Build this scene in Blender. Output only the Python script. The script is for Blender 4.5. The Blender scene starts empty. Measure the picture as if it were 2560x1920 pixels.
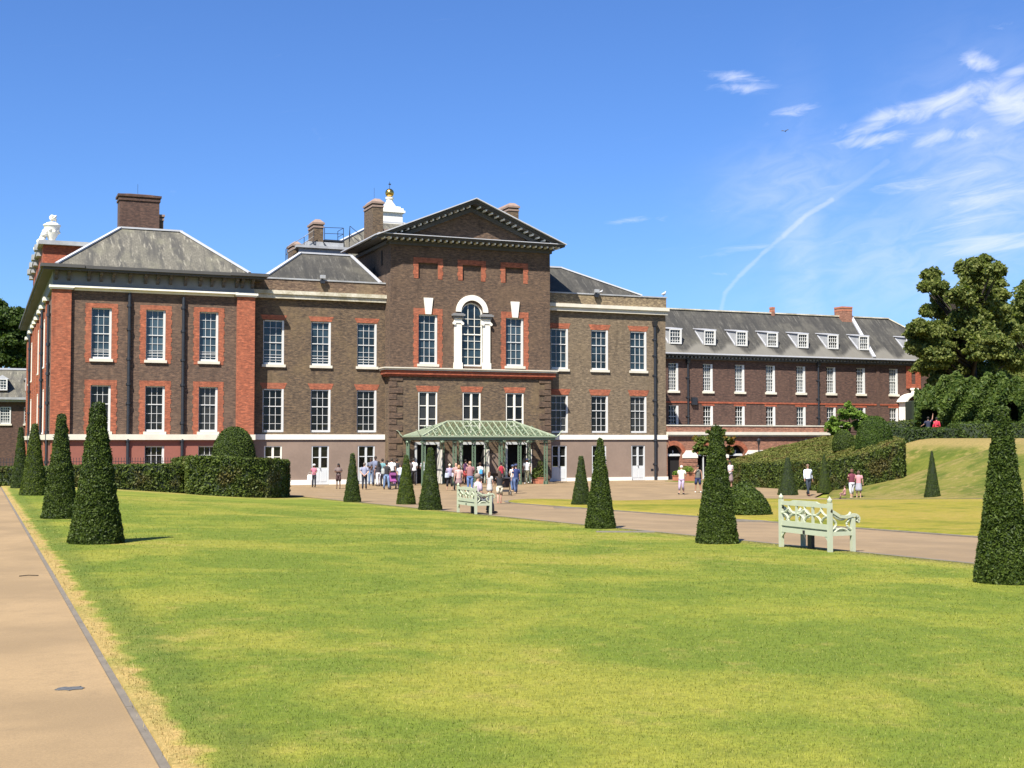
import bpy, bmesh, math, random
import numpy as np
from mathutils import Vector, Matrix
R = math.radians
S = bpy.context.scene
col = S.collection
random.seed(5); rng = np.random.default_rng(5)

# ---------------------------------------------------------------- camera, sky, sun, exposure
EYE = 3.2; TH = R(22.6); PH = math.atan(140 / 3200.0)
cam = bpy.data.objects.new('camera', bpy.data.cameras.new('camera')); col.objects.link(cam)
cam.location = (0, 0, EYE); cam.rotation_euler = (math.pi / 2 + PH, 0, -TH)
cam.data.sensor_width = 36; cam.data.lens = 45; cam.data.clip_end = 6000; cam.data.clip_start = .05
S.camera = cam
SUNDIR = Vector((.57, .55, -1.0)).normalized()          # the way the light travels
sun = bpy.data.objects.new('sun', bpy.data.lights.new('sun', 'SUN')); col.objects.link(sun)
sun.data.energy = 5.0; sun.data.angle = R(.5); sun.data.color = (1, .94, .84)
sun.rotation_euler = SUNDIR.to_track_quat('-Z', 'Y').to_euler(); sun.location = (-30, -30, 60)
S.view_settings.view_transform = 'Standard'; S.view_settings.look = 'None'
S.view_settings.gamma = 1; S.view_settings.exposure = 1.2

W = bpy.data.worlds.new('World'); S.world = W; W.use_nodes = True
wt = W.node_tree; wt.nodes.clear()

class NT:
    """small helper to write node maths"""
    def __init__(s, t): s.t = t
    def n(s, kind, **k):
        nd = s.t.nodes.new(kind)
        for a, b in k.items(): setattr(nd, a, b)
        return nd
    def put(s, sock, v):
        if isinstance(v, bpy.types.NodeSocket): s.t.links.new(v, sock)
        elif isinstance(v, (tuple, list)) and len(v) == 3 and sock.type == 'RGBA': sock.default_value = (*v, 1)
        else: sock.default_value = v
    def m(s, op, a, b=0.0, c=None):
        nd = s.n('ShaderNodeMath', operation=op); s.put(nd.inputs[0], a); s.put(nd.inputs[1], b)
        if c is not None: s.put(nd.inputs[2], c)
        return nd.outputs[0]
    def mix(s, f, a, b, mode='MIX'):
        nd = s.n('ShaderNodeMix', data_type='RGBA', blend_type=mode)
        s.put(nd.inputs[0], f); s.put(nd.inputs[6], a); s.put(nd.inputs[7], b); return nd.outputs[2]
    def noise(s, vec, scale, detail=4, rough=.55, dist=0.0):
        nd = s.n('ShaderNodeTexNoise'); s.put(nd.inputs['Vector'], vec); nd.inputs['Scale'].default_value = scale
        nd.inputs['Detail'].default_value = detail; nd.inputs['Roughness'].default_value = rough
        nd.inputs['Distortion'].default_value = dist; return nd.outputs['Fac']
    def comb(s, x, y, z=0.0):
        nd = s.n('ShaderNodeCombineXYZ'); s.put(nd.inputs[0], x); s.put(nd.inputs[1], y); s.put(nd.inputs[2], z); return nd.outputs[0]
    def ramp(s, f, a, b, lo=0.0, hi=1.0):
        nd = s.n('ShaderNodeMapRange', interpolation_type='SMOOTHSTEP'); s.put(nd.inputs[0], f)
        nd.inputs[1].default_value = a; nd.inputs[2].default_value = b; nd.inputs[3].default_value = lo; nd.inputs[4].default_value = hi
        return nd.outputs[0]

def build_world():
    q = NT(wt)
    sky = q.n('ShaderNodeTexSky', sky_type='NISHITA'); sky.sun_disc = False
    to = -SUNDIR
    sky.sun_elevation = math.asin(to.z); sky.sun_rotation = math.atan2(to.x, to.y)
    sky.air_density = 1.0; sky.dust_density = .6; sky.ozone_density = 3.0; sky.altitude = 50
    tc = q.n('ShaderNodeTexCoord'); sp = q.n('ShaderNodeSeparateXYZ'); q.put(sp.inputs[0], tc.outputs['Generated'])
    az = q.m('MULTIPLY', q.m('ARCTAN2', sp.outputs[0], sp.outputs[1]), 57.2958)
    el = q.m('MULTIPLY', q.m('ARCSINE', sp.outputs[2]), 57.2958)
    def blob(a0, e0, ra, re, tilt=0.0, p=1.0):
        dx = q.m('SUBTRACT', az, a0); dy = q.m('SUBTRACT', el, e0)
        c, s = math.cos(R(tilt)), math.sin(R(tilt))
        u = q.m('MULTIPLY', q.m('ADD', q.m('MULTIPLY', dx, c), q.m('MULTIPLY', dy, s)), 1 / ra)
        v = q.m('MULTIPLY', q.m('SUBTRACT', q.m('MULTIPLY', dy, c), q.m('MULTIPLY', dx, s)), 1 / re)
        r2 = q.m('ADD', q.m('MULTIPLY', u, u), q.m('MULTIPLY', v, v))
        return q.m('MULTIPLY', q.m('POWER', 2.71828, q.m('MULTIPLY', r2, -1.0)), p)
    # cirrus noise, drawn out along a gentle upward tilt
    def coords(tilt, sx, sy, k=3.7):
        c, s = math.cos(R(tilt)), math.sin(R(tilt))
        u = q.m('ADD', q.m('MULTIPLY', az, c), q.m('MULTIPLY', el, s))
        v = q.m('SUBTRACT', q.m('MULTIPLY', el, c), q.m('MULTIPLY', az, s))
        return q.comb(q.m('MULTIPLY', u, sx), q.m('MULTIPLY', v, sy), k)
    def AE(u, v):
        a = math.atan((u - 1280) / 3200); return TH * 57.2958 + math.degrees(a), math.degrees(math.atan((1100 - v) / 3200 * math.cos(a)))
    n1 = q.noise(coords(14, .55, 1.25), 1.0, 9, .60, .7)
    n2 = q.noise(coords(8, .22, 1.7, 8.1), 1.0, 9, .66, .8)
    n3 = q.noise(coords(3, .75, 2.6, 1.3), 1.0, 8, .66, .6)
    def group_(L):
        o = None
        for u, v, ra, re, tilt, p in L:
            a, e = AE(u, v); b = blob(a, e, ra, re, tilt, p); o = b if o is None else q.m('MAXIMUM', o, b)
        return o
    big = group_([(2230, 285, 2.7, .55, 17, .95), (2380, 245, 2.6, .85, 12, 1.0), (2200, 345, 2.2, .42, 3, .85), (2400, 330, 2.8, .55, 6, .85), (2540, 250, 1.6, 1.3, 0, 1.0), (2470, 150, 1.0, .55, -25, .95), (2560, 165, 1.0, .4, 10, .8)])
    puff = q.ramp(q.m('ADD', q.m('MULTIPLY', big, .66), n1), .68, 1.38, 0, .80)
    st = group_([(2420, 430, 4.2, .8, 6, .8), (2500, 480, 3.6, 1.0, 6, .9), (2420, 560, 4.0, .7, 10, .85), (2500, 610, 3.6, .6, 4, 1.0), (2100, 450, 2.0, .9, 30, .5), (2050, 610, 7.0, .45, 1, .5)])
    streak = q.ramp(q.m('ADD', q.m('MULTIPLY', st, .6), n2), .64, 1.36, 0, .74)
    sm = group_([(1840, 182, 1.5, .36, -6, .95), (1860, 212, 1.9, .34, -4, .85), (1990, 268, 1.5, .34, 6, .95), (1930, 302, 1.1, .2, 5, .6), (1570, 548, 1.3, .2, 6, .75), (1660, 546, .5, .2, 0, .6), (1790, 524, 1.8, .14, 2, .6), (1780, 685, 1.5, .16, 2, .6), (2520, 50, 1.4, .3, 8, .5)])
    small = q.ramp(q.m('ADD', q.m('MULTIPLY', sm, .6), q.m('MULTIPLY', n3, .9)), .66, 1.36, 0, .74)
    a1, e1 = AE(2010, 620); a2, e2 = AE(1990, 460); a3, e3 = AE(2300, 640); a4, e4 = AE(2480, 450)
    veil = q.m('MULTIPLY', q.m('MAXIMUM', q.m('MAXIMUM', blob(a1, e1, 1.3, 5.0, 2, .26), blob(a2, e2, 3.2, 1.8, 12, .24)), q.m('MAXIMUM', blob(a3, e3, 6.0, 2.6, 5, .26), blob(a4, e4, 3.6, 4.2, 0, .34))), q.ramp(n1, .25, .7, .45, 1.25))
    # a contrail: thin bent line through the sky
    pts = [AE(*p) for p in ((1805, 772), (1815, 730), (1850, 690), (1920, 622), (1962, 588), (2020, 535), (2085, 497), (2225, 400))]
    tr = None
    for i, (p, w) in enumerate(zip(pts[:-1], pts[1:])):
        ex, ey = w[0] - p[0], w[1] - p[1]; L = math.hypot(ex, ey); ex /= L; ey /= L
        dx = q.m('SUBTRACT', az, p[0]); dy = q.m('SUBTRACT', el, p[1])
        t = q.m('MINIMUM', q.m('MAXIMUM', q.m('ADD', q.m('MULTIPLY', dx, ex), q.m('MULTIPLY', dy, ey)), 0.0), L)
        qx = q.m('SUBTRACT', dx, q.m('MULTIPLY', t, ex)); qy = q.m('SUBTRACT', dy, q.m('MULTIPLY', t, ey))
        d = q.m('SQRT', q.m('ADD', q.m('MULTIPLY', qx, qx), q.m('MULTIPLY', qy, qy)))
        w_ = .005 + .006 * i
        f = q.ramp(q.m('ADD', d, q.m('MULTIPLY', q.m('SUBTRACT', n3, .5), .22)), w_, w_ + .13, [.16, .2, .22, .18, .26, .26, .08][i], 0)
        tr = f if tr is None else q.m('MAXIMUM', tr, f)
    tot = q.m('MAXIMUM', q.m('MAXIMUM', puff, streak), q.m('MAXIMUM', small, q.m('ADD', veil, tr)))
    tot = q.m('MINIMUM', q.m('MAXIMUM', tot, q.m('ADD', veil, 0.0)), .9)
    tint = q.mix(1.0, sky.outputs[0], SKYTINT, 'MULTIPLY')
    out = q.mix(tot, tint, CLOUD)
    bg = q.n('ShaderNodeBackground'); q.put(bg.inputs[0], out); bg.inputs[1].default_value = SKYSTR
    wo = q.n('ShaderNodeOutputWorld'); wt.links.new(bg.outputs[0], wo.inputs[0])
SKYTINT = (.58, .86, 1.32); CLOUD = (7.6, 8.0, 9.6); SKYSTR = .057
build_world()

# ---------------------------------------------------------------- rays and terrain
FW = Vector((math.sin(TH) * math.cos(PH), math.cos(TH) * math.cos(PH), math.sin(PH)))
RT = Vector((math.cos(TH), -math.sin(TH), 0)); UP = RT.cross(FW)
def ss(a, b, x):
    t = min(1.0, max(0.0, (x - a) / (b - a))); return t * t * (3 - 2 * t)
def tz(X, Y):
    Yc = min(max(Y, -10), 90)
    Dl = 1.55 + .0065 * Yc; D14 = 1.63 + .0175 * Yc
    D = Dl + (D14 - Dl) * ss(.8, 14, X)
    D += .15 * ss(14, 21, X) + .42 * ss(40, 60, Y) * ss(21, 34, X)
    D += (3.2 - D) * ss(60, 86, Y)
    D = min(D, 3.2); z = EYE - D
    m = ss(43.2, 58, X) * (1 - ss(57, 67, Y))
    m = max(m, ss(53, 62, X) * (1 - ss(76, 83, Y)) * ss(54, 66, Y), ss(67.5, 72, X))
    return z + m * (3.3 - z)
def at(u, v, lift=0.0):
    """point of the terrain seen along one line of sight"""
    r = RT * (u - 1280) + UP * (960 - v) + FW * 3200.0
    t = .001; o = Vector((0, 0, EYE))
    while t < .09:
        p = o + r * t
        if p.z <= tz(p.x, p.y): break
        t *= 1.003
    lo, hi = t / 1.003, t
    for _ in range(14):
        mm = (lo + hi) / 2; p = o + r * mm
        if p.z <= tz(p.x, p.y): hi = mm
        else: lo = mm
    p = o + r * hi; return Vector((p.x, p.y, tz(p.x, p.y) + lift))
def depth(p): return (Vector(p) - Vector((0, 0, EYE))).dot(FW)
def far(u, v, d):
    """point at distance d along one line of sight"""
    return Vector((0, 0, EYE)) + (RT * (u - 1280) + UP * (960 - v) + FW * 3200.0) * (d / 3200.0)

# ---------------------------------------------------------------- materials
def newmat(name):
    m = bpy.data.materials.new(name); m.use_nodes = True; t = m.node_tree; t.nodes.clear()
    q = NT(t); b = q.n('ShaderNodeBsdfPrincipled'); o = q.n('ShaderNodeOutputMaterial'); t.links.new(b.outputs[0], o.inputs[0])
    return m, q, b, o
def bump(q, b, h, strength=.3, dist=.02):
    nd = q.n('ShaderNodeBump'); nd.inputs['Strength'].default_value = strength; nd.inputs['Distance'].default_value = dist
    q.put(nd.inputs['Height'], h); q.put(b.inputs['Normal'], nd.outputs[0])
def pos(q): return q.n('ShaderNodeNewGeometry').outputs['Position']
def uv(q): return q.n('ShaderNodeUVMap').outputs[0]
def plain(name, c, rough=.7, var=.15, sc=2.0, metal=0.0, bmp=0.0, c2=None):
    c = tuple(x * .84 for x in c); c2 = c2 and tuple(x * .84 for x in c2)
    m, q, b, o = newmat(name); P = pos(q)
    n = q.noise(P, sc, 5, .6); n2 = q.noise(P, sc * 9, 3, .6)
    a = tuple(x * (1 - var) for x in c); d = c2 or tuple(min(1, x * (1 + var)) for x in c)
    f = q.ramp(q.m('ADD', q.m('MULTIPLY', n, .7), q.m('MULTIPLY', n2, .3)), .3, .7)
    q.put(b.inputs['Base Color'], q.mix(f, a, d)); b.inputs['Roughness'].default_value = rough; b.inputs['Metallic'].default_value = metal
    if bmp: bump(q, b, n2, bmp, .01)
    return m
def brick(name, c1, c2, mortar, patch=None, pw=.5, bw=.225, bh=.075, ms=.009, dark=None, k=.69):
    c1, c2, mortar = [tuple(x * k for x in c) for c in (c1, c2, mortar)]; patch = patch and tuple(x * k for x in patch); dark = dark and tuple(x * k for x in dark)
    m, q, b, o = newmat(name); U = uv(q)
    br = q.n('ShaderNodeTexBrick'); q.put(br.inputs['Vector'], U)
    br.inputs['Scale'].default_value = 1; br.inputs['Brick Width'].default_value = bw; br.inputs['Row Height'].default_value = bh
    br.inputs['Mortar Size'].default_value = ms; br.inputs['Mortar Smooth'].default_value = .3; br.inputs['Bias'].default_value = -.1
    q.put(br.inputs['Color1'], c1); q.put(br.inputs['Color2'], c2); q.put(br.inputs['Mortar'], mortar)
    sc = q.n('ShaderNodeVectorMath', operation='MULTIPLY'); q.put(sc.inputs[0], U); sc.inputs[1].default_value = (3.0, 9.0, 1)
    n1 = q.noise(sc.outputs[0], 1.0, 5, .75); nb = q.noise(U, .45, 6, .65); ns = q.noise(U, 2.2, 4, .6)
    cc = br.outputs['Color']
    cc = q.mix(q.ramp(n1, .48, .66, 0, .85), cc, tuple(x * 1.75 for x in c2))
    cc = q.mix(q.ramp(n1, .49, .35, 0, .8), cc, dark or tuple(x * .45 for x in c1))
    if patch: cc = q.mix(q.ramp(nb, .48, .66, 0, pw), cc, patch)
    cc = q.mix(q.ramp(ns, .35, .7, .0, .3), cc, tuple(x * .6 for x in c1))
    sv = q.n('ShaderNodeVectorMath', operation='MULTIPLY'); q.put(sv.inputs[0], U); sv.inputs[1].default_value = (1.6, .22, 1)
    cc = q.mix(q.ramp(q.noise(sv.outputs[0], 1.0, 5, .65), .52, .72, 0, .5), cc, tuple(x * .45 for x in c1))
    q.put(b.inputs['Base Color'], cc); b.inputs['Roughness'].default_value = .9
    bump(q, b, br.outputs['Fac'], -.25, .01)
    return m
def foliage(name, dark, light, mid=None, rough=.55, trans=.12, patch=None, k=.60):
    dark, light = [tuple(x * k for x in c) for c in (dark, light)]; patch = patch and tuple(x * k for x in patch)
    m, q, b, o = newmat(name); g = q.n('ShaderNodeNewGeometry'); r = g.outputs['Random Per Island']
    n = q.noise(g.outputs['Position'], 1.3, 4, .6)
    f = q.m('ADD', q.m('MULTIPLY', r, .6), q.m('MULTIPLY', n, .5))
    cc = q.mix(q.ramp(f, .15, .85), dark, light)
    if patch: cc = q.mix(q.ramp(q.noise(g.outputs['Position'], .9, 3, .5), .5, .68, 0, .8), cc, patch)
    q.put(b.inputs['Base Color'], cc); b.inputs['Roughness'].default_value = rough
    b.inputs['Specular IOR Level'].default_value = .18
    tr = q.n('ShaderNodeBsdfTranslucent'); q.put(tr.inputs[0], q.mix(1.0, cc, (1.3, 1.5, .6), 'MULTIPLY'))
    mx = q.n('ShaderNodeMixShader'); mx.inputs[0].default_value = trans
    q.t.links.new(b.outputs[0], mx.inputs[1]); q.t.links.new(tr.outputs[0], mx.inputs[2]); q.t.links.new(mx.outputs[0], o.inputs[0])
    return m
def lawn_colour(q, dry=0.0, edge=False, pal=None):
    G_DARK, G_MID, G_YEL, G_DRY = pal or PAL
    P = pos(q); sp = q.n('ShaderNodeSeparateXYZ'); q.put(sp.inputs[0], P)
    V = q.comb(sp.outputs[0], sp.outputs[1], 0.0)
    n1 = q.noise(V, .42, 5, .6, .5); n2 = q.noise(V, 1.9, 5, .65); n4 = q.noise(V, .13, 3, .5)
    cc = q.mix(q.ramp(q.m('ADD', q.m('MULTIPLY', n1, .6), q.m('MULTIPLY', n2, .4)), .42, .6), G_DARK, G_MID)
    cc = q.mix(q.ramp(q.m('ADD', q.m('MULTIPLY', n4, .45), q.m('MULTIPLY', n1, .55)), .46 - .12 * dry, .60 - .08 * dry, 0, .75 + .2 * dry), cc, G_YEL)
    cc = q.mix(q.ramp(q.m('ADD', q.m('MULTIPLY', n2, .6), q.m('MULTIPLY', n4, .4)), .53 - .14 * dry, .66 - .1 * dry, 0, .55 + .4 * dry), cc, G_DRY)
    if edge:   # the strip beside the stone edging is scorched
        e = q.m('ADD', sp.outputs[0], q.m('MULTIPLY', q.m('SUBTRACT', n2, .5), .55))
        band = q.m('MULTIPLY', q.ramp(e, 1.0, 1.15), q.ramp(e, 1.55, 1.25)); cc = q.mix(q.m('MULTIPLY', band, .6), cc, (.085, .125, .022))
        cc = q.mix(q.m('MULTIPLY', q.ramp(e, .98, 1.10, 1, 0), q.ramp(n1, .36, .52, .35, 1)), cc, (.42, .29, .11))
        e2 = q.m('ADD', sp.outputs[1], q.m('MULTIPLY', q.m('SUBTRACT', n1, .5), 3.0))
        cc = q.mix(q.ramp(e2, 52.5, 57, 0, .7), cc, G_DRY)
        e3 = q.m('ADD', sp.outputs[0], q.m('MULTIPLY', q.m('SUBTRACT', n2, .5), 1.2))
        cc = q.mix(q.ramp(e3, 13.2, 14.2, 0, .6), cc, G_DRY)
    return cc, P
def lawn_mat(name, dry=0.0, edge=False, pal=None, crest=False):
    m, q, b, o = newmat(name); cc, P = lawn_colour(q, dry, edge, pal)
    if crest:
        sp = q.n('ShaderNodeSeparateXYZ'); q.put(sp.inputs[0], P); cc = q.mix(q.ramp(q.m('ADD', sp.outputs[2], q.m('MULTIPLY', q.noise(P, .25, 4, .6), 1.6)), 3.2, 3.9, 0, .85), cc, PAL3[3])
    n3 = q.noise(P, 32.0, 4, .75); n5 = q.noise(P, 150.0, 2, .7); n6 = q.noise(P, 7.0, 6, .75)
    cc = q.mix(q.ramp(n6, .36, .58, .30, 0), cc, (.055, .08, .014)); cc = q.mix(q.ramp(n6, .60, .76, 0, .3), cc, G_DRY)
    cc = q.mix(q.ramp(n3, .35, .7, .38, 0), cc, (.035, .055, .01))
    cc = q.mix(q.ramp(n5, .55, .8, 0, .3), cc, (.32, .31, .09))
    q.put(b.inputs['Base Color'], cc); b.inputs['Roughness'].default_value = .85; b.inputs['Specular IOR Level'].default_value = .12
    bump(q, b, q.m('ADD', n3, n5), .5, .03)
    return m
def blade_mat(name):
    m, q, b, o = newmat(name); cc, P = lawn_colour(q, 0, True); g = q.n('ShaderNodeNewGeometry'); r = g.outputs['Random Per Island']
    cc = q.mix(q.ramp(r, 0, .6, .45, 0), cc, (.05, .08, .012)); cc = q.mix(q.ramp(r, .75, 1, 0, .6), cc, (.38, .34, .13))
    q.put(b.inputs['Base Color'], cc); b.inputs['Roughness'].default_value = .7; b.inputs['Specular IOR Level'].default_value = .15
    tr = q.n('ShaderNodeBsdfTranslucent'); q.put(tr.inputs[0], cc); mx = q.n('ShaderNodeMixShader'); mx.inputs[0].default_value = .3
    q.t.links.new(b.outputs[0], mx.inputs[1]); q.t.links.new(tr.outputs[0], mx.inputs[2]); q.t.links.new(mx.outputs[0], o.inputs[0])
    return m
def gravel(name, c, k=.50):
    c = tuple(x * k for x in c)
    m, q, b, o = newmat(name); P = pos(q)
    n = q.noise(P, 60, 3, .7); n1 = q.noise(P, .5, 4, .6); n2 = q.noise(P, 220, 2, .8); n3 = q.noise(P, 3.5, 5, .65)
    cc = q.mix(q.ramp(n1, .35, .65), tuple(x * .80 for x in c), tuple(x * 1.08 for x in c))
    cc = q.mix(q.ramp(n3, .45, .72, 0, .5), cc, tuple(x * .74 for x in c)); cc = q.mix(q.ramp(q.noise(P, 11, 4, .7), .6, .75, 0, .45), cc, (c[0] * .6, c[1] * .62, c[2] * .7))
    cc = q.mix(q.ramp(n, .38, .62, .25, 0), cc, tuple(x * .5 for x in c))
    cc = q.mix(q.ramp(n2, .55, .75, 0, .35), cc, tuple(min(.9, x * 1.5) for x in c))
    q.put(b.inputs['Base Color'], cc); b.inputs['Roughness'].default_value = .95; bump(q, b, n, .3, .01)
    return m
def roofmat(name, c, stain, moss, rows=True, k=.60):
    c, stain, moss = [tuple(x * k for x in v) for v in (c, stain, moss)]
    m, q, b, o = newmat(name); U = uv(q)
    br = q.n('ShaderNodeTexBrick'); q.put(br.inputs['Vector'], U); br.inputs['Scale'].default_value = 1
    br.inputs['Brick Width'].default_value = .28; br.inputs['Row Height'].default_value = .17; br.inputs['Mortar Size'].default_value = .014
    q.put(br.inputs['Color1'], c); q.put(br.inputs['Color2'], tuple(x * .8 for x in c)); q.put(br.inputs['Mortar'], tuple(x * .55 for x in c))
    sv = q.n('ShaderNodeVectorMath', operation='MULTIPLY'); q.put(sv.inputs[0], U); sv.inputs[1].default_value = (1.3, .28, 1)
    n = q.noise(sv.outputs[0], 1.2, 6, .65, .4); n2 = q.noise(U, .7, 5, .6); n3 = q.noise(sv.outputs[0], 3.5, 5, .6)
    cc = q.mix(q.ramp(n, .44, .60, 0, .95), br.outputs['Color'], tuple(x * .7 for x in stain))
    cc = q.mix(q.ramp(n2, .5, .7, 0, .55), cc, moss)
    cc = q.mix(q.ramp(n3, .54, .70, 0, .7), cc, tuple(min(.8, x * 2.1) for x in c))
    if not rows:      # lichen bleaches the lowest courses in ragged patches
        sp = q.n('ShaderNodeSeparateXYZ'); q.put(sp.inputs[0], pos(q)); sk = q.m('ADD', sp.outputs[2], q.m('MULTIPLY', q.m('SINE', q.m('MULTIPLY', q.m('ADD', sp.outputs[0], q.m('MULTIPLY', sp.outputs[2], -.55)), 1.885)), .45))
        cc = q.mix(q.ramp(q.m('ADD', sk, q.m('MULTIPLY', n, .7)), 11.45, 12.05, .75, 0), cc, tuple(x * 3.0 for x in c))
    q.put(b.inputs['Base Color'], cc); b.inputs['Roughness'].default_value = .85; bump(q, b, br.outputs['Fac'], -.35, .02)
    return m
def glassmat(name, c, spec=.5, rough=.04, wob=.35):
    m, q, b, o = newmat(name); P = pos(q)
    n = q.noise(P, .6, 3, .5); oi = q.n('ShaderNodeObjectInfo').outputs['Random']
    cc = q.mix(q.ramp(n, .35, .65), tuple(x * .4 for x in c), tuple(x * 1.8 for x in c)); q.put(b.inputs['Base Color'], q.mix(q.ramp(oi, .55, 1.0, 0, .8), cc, tuple(x * 3.2 + .012 for x in c)))  # random paler panes put uneven reflections into the glass colour
    b.inputs['Roughness'].default_value = rough; b.inputs['Specular IOR Level'].default_value = spec
    bump(q, b, q.noise(P, 1.6, 2, .5), wob, .02)
    return m

PAL = ((.150, .198, .024), (.230, .258, .032), (.315, .295, .046), (.38, .298, .088)); PAL2 = ((.150, .165, .014), (.25, .235, .022), (.31, .255, .034), (.36, .26, .06)); PAL3 = ((.075, .098, .012), (.135, .145, .022), (.185, .165, .036), (.30, .21, .085)); G_DRY = PAL[3]
M = {}
M['brown'] = brick('brown_stock_brick', (.095, .06, .036), (.17, .112, .062), (.17, .14, .10), (.24, .165, .08), .5, dark=(.03, .022, .018))
M['pavbrick'] = brick('plum_brick', (.105, .058, .038), (.165, .098, .062), (.15, .12, .09), (.20, .125, .08), .4, dark=(.045, .032, .03))
M['blockbrick'] = brick('dark_brown_brick', (.09, .054, .034), (.15, .092, .056), (.15, .11, .08), (.19, .12, .07), .5, dark=(.034, .022, .018))
M['tanbrick'] = brick('yellow_tan_brick', (.165, .118, .072), (.23, .17, .105), (.20, .165, .12), (.26, .19, .11), .4)
M['parbrick'] = brick('weathered_parapet_brick', (.13, .08, .055), (.24, .16, .10), (.12, .09, .06), (.30, .22, .12), .5)
M['partan'] = brick('weathered_tan_parapet_brick', (.22, .16, .095), (.34, .26, .15), (.13, .10, .07), (.4, .31, .17), .5, dark=(.08, .06, .045))
M['orange'] = brick('rubbed_orange_brick', (.33, .09, .042), (.42, .125, .06), (.36, .15, .09), (.40, .155, .085), .5, ms=.005, dark=(.17, .06, .035))
M['redband'] = brick('red_brick_string', (.33, .075, .035), (.38, .1, .045), (.28, .09, .05), (.22, .08, .045), .4, ms=.004, dark=(.2, .05, .03))
M['rangebrick'] = brick('dark_red_range_brick', (.082, .040, .030), (.125, .066, .046), (.10, .07, .058), (.14, .078, .055), .45, dark=(.04, .025, .022))
M['terrbrick'] = brick('new_red_terrace_brick', (.27, .11, .065), (.36, .16, .10), (.36, .24, .17), (.30, .15, .10), .4, dark=(.15, .06, .04))
M['stucco'] = plain('grey_brown_render', (.235, .172, .132), .9, .12, .6, bmp=.1)
M['redstucco'] = plain('red_painted_render', (.245, .085, .06), .9, .1, .6, bmp=.1)
M['white'] = plain('white_paint', (.80, .77, .68), .55, .05, 1.5)
M['stone'] = plain('pale_portland_stone', (.62, .58, .48), .8, .1, 1.1, bmp=.15)
M['stainstone'] = plain('stained_stone', (.50, .44, .28), .85, .35, .8, c2=(.70, .66, .55), bmp=.15)
M['frame'] = plain('window_frame_paint', (.62, .62, .60), .5, .04, 1.0)
M['door'] = plain('pale_grey_paint', (.58, .60, .60), .5, .04, 1.0)
M['frieze'] = plain('grey_painted_frieze', (.19, .19, .19), .75, .12, .8)
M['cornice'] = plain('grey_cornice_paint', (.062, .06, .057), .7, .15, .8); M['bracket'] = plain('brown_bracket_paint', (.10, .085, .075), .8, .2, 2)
M['lead'] = plain('pale_lead', (.46, .47, .50), .55, .08, 1.3)
M['leaddark'] = plain('weathered_lead', (.34, .35, .36), .6, .2, 1.0)
M['dentil'] = plain('dentil_paint', (.72, .72, .68), .7, .06, 1.0)
M['roof'] = roofmat('slate_roof', (.20, .185, .145), (.115, .11, .095), (.235, .225, .155))
M['roofdark'] = roofmat('dark_slate_roof', (.085, .08, .068), (.06, .058, .052), (.15, .14, .11))
M['rangeroof'] = roofmat('range_slate_roof', (.085, .08, .068), (.06, .058, .052), (.15, .14, .11), False)
M['iron'] = plain('black_iron', (.022, .024, .03), .4, .2, 3)
M['glassup'] = glassmat('window_glass_upper', (.013, .023, .03), .5)
M['glasslow'] = glassmat('window_glass_lower', (.008, .008, .008), .35)
M['glassrange'] = glassmat('window_glass_range', (.016, .020, .021), .6)
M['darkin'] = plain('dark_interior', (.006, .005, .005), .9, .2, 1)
M['gold'] = plain('gilding', (.75, .46, .12), .25, .08, 4, metal=1.0)
M['green'] = plain('sage_green_paint', (.13, .195, .125), .5, .08, 2.0)
M['greenpale'] = plain('pale_green_paint', (.33, .38, .26), .5, .06, 2.0)
M['benchgreen'] = plain('bench_green_paint', (.42, .45, .32), .6, .06, 6.0, bmp=.05)
M['terracotta'] = plain('terracotta', (.42, .16, .09), .8, .12, 4)
M['clay'] = plain('clay_cap', (.27, .19, .15), .85, .15, 3)
M['gravel'] = gravel('buff_gravel', (.52, .355, .172))
M['court'] = gravel('court_gravel', (.46, .318, .165))
M['kerb'] = plain('grey_stone_kerb', (.165, .14, .105), .85, .16, 5, bmp=.2)
M['tar'] = plain('tar_patch', (.10, .10, .095), .6, .4, 30)
M['lawn'] = lawn_mat('lawn', 0, True); M['lawn2'] = lawn_mat('lawn_by_the_path', .6, False, PAL2); M['lawn3'] = lawn_mat('bank_lawn', .5, False, PAL3, True); M['rough'] = lawn_mat('rough_grass', .2)
M['blade'] = blade_mat('grass_blades')
M['drygrass'] = foliage('dry_grass_blades', (.42, .30, .10), (.66, .52, .24), trans=.2, rough=.8)
M['yew'] = foliage('yew', (.018, .040, .006), (.095, .140, .018), trans=.10)
M['yewbright'] = foliage('young_yew', (.030, .062, .006), (.140, .190, .020), trans=.12)
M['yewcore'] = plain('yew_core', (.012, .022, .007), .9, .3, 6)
M['hedge'] = foliage('hornbeam_hedge', (.035, .068, .010), (.14, .185, .032), trans=.14, patch=(.13, .10, .03))
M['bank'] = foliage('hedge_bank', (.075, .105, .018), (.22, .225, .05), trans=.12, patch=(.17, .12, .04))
M['bankfront'] = foliage('shaded_yew_front', (.016, .034, .008), (.085, .12, .026), trans=.08); M['domegreen'] = foliage('smooth_yew_dome', (.020, .050, .006), (.085, .14, .016), trans=.08)  # bank front: yew green darkened so its shade sits in the colour
M['tree'] = foliage('plane_tree_leaves', (.060, .105, .022), (.29, .32, .085), trans=.38)
M['treedark'] = foliage('dark_tree_leaves', (.025, .055, .012), (.10, .15, .03), trans=.28)
M['arbour'] = foliage('arbour_leaves', (.035, .078, .014), (.15, .21, .040), trans=.3)
M['lime'] = foliage('bright_green_leaves', (.085, .17, .022), (.24, .36, .055), trans=.25)
M['magnolia'] = foliage('rusty_green_leaves', (.06, .11, .02), (.19, .25, .05), trans=.25, patch=(.36, .15, .03))
M['bark'] = plain('bark', (.035, .027, .02), .95, .3, 4, bmp=.4)

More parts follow.
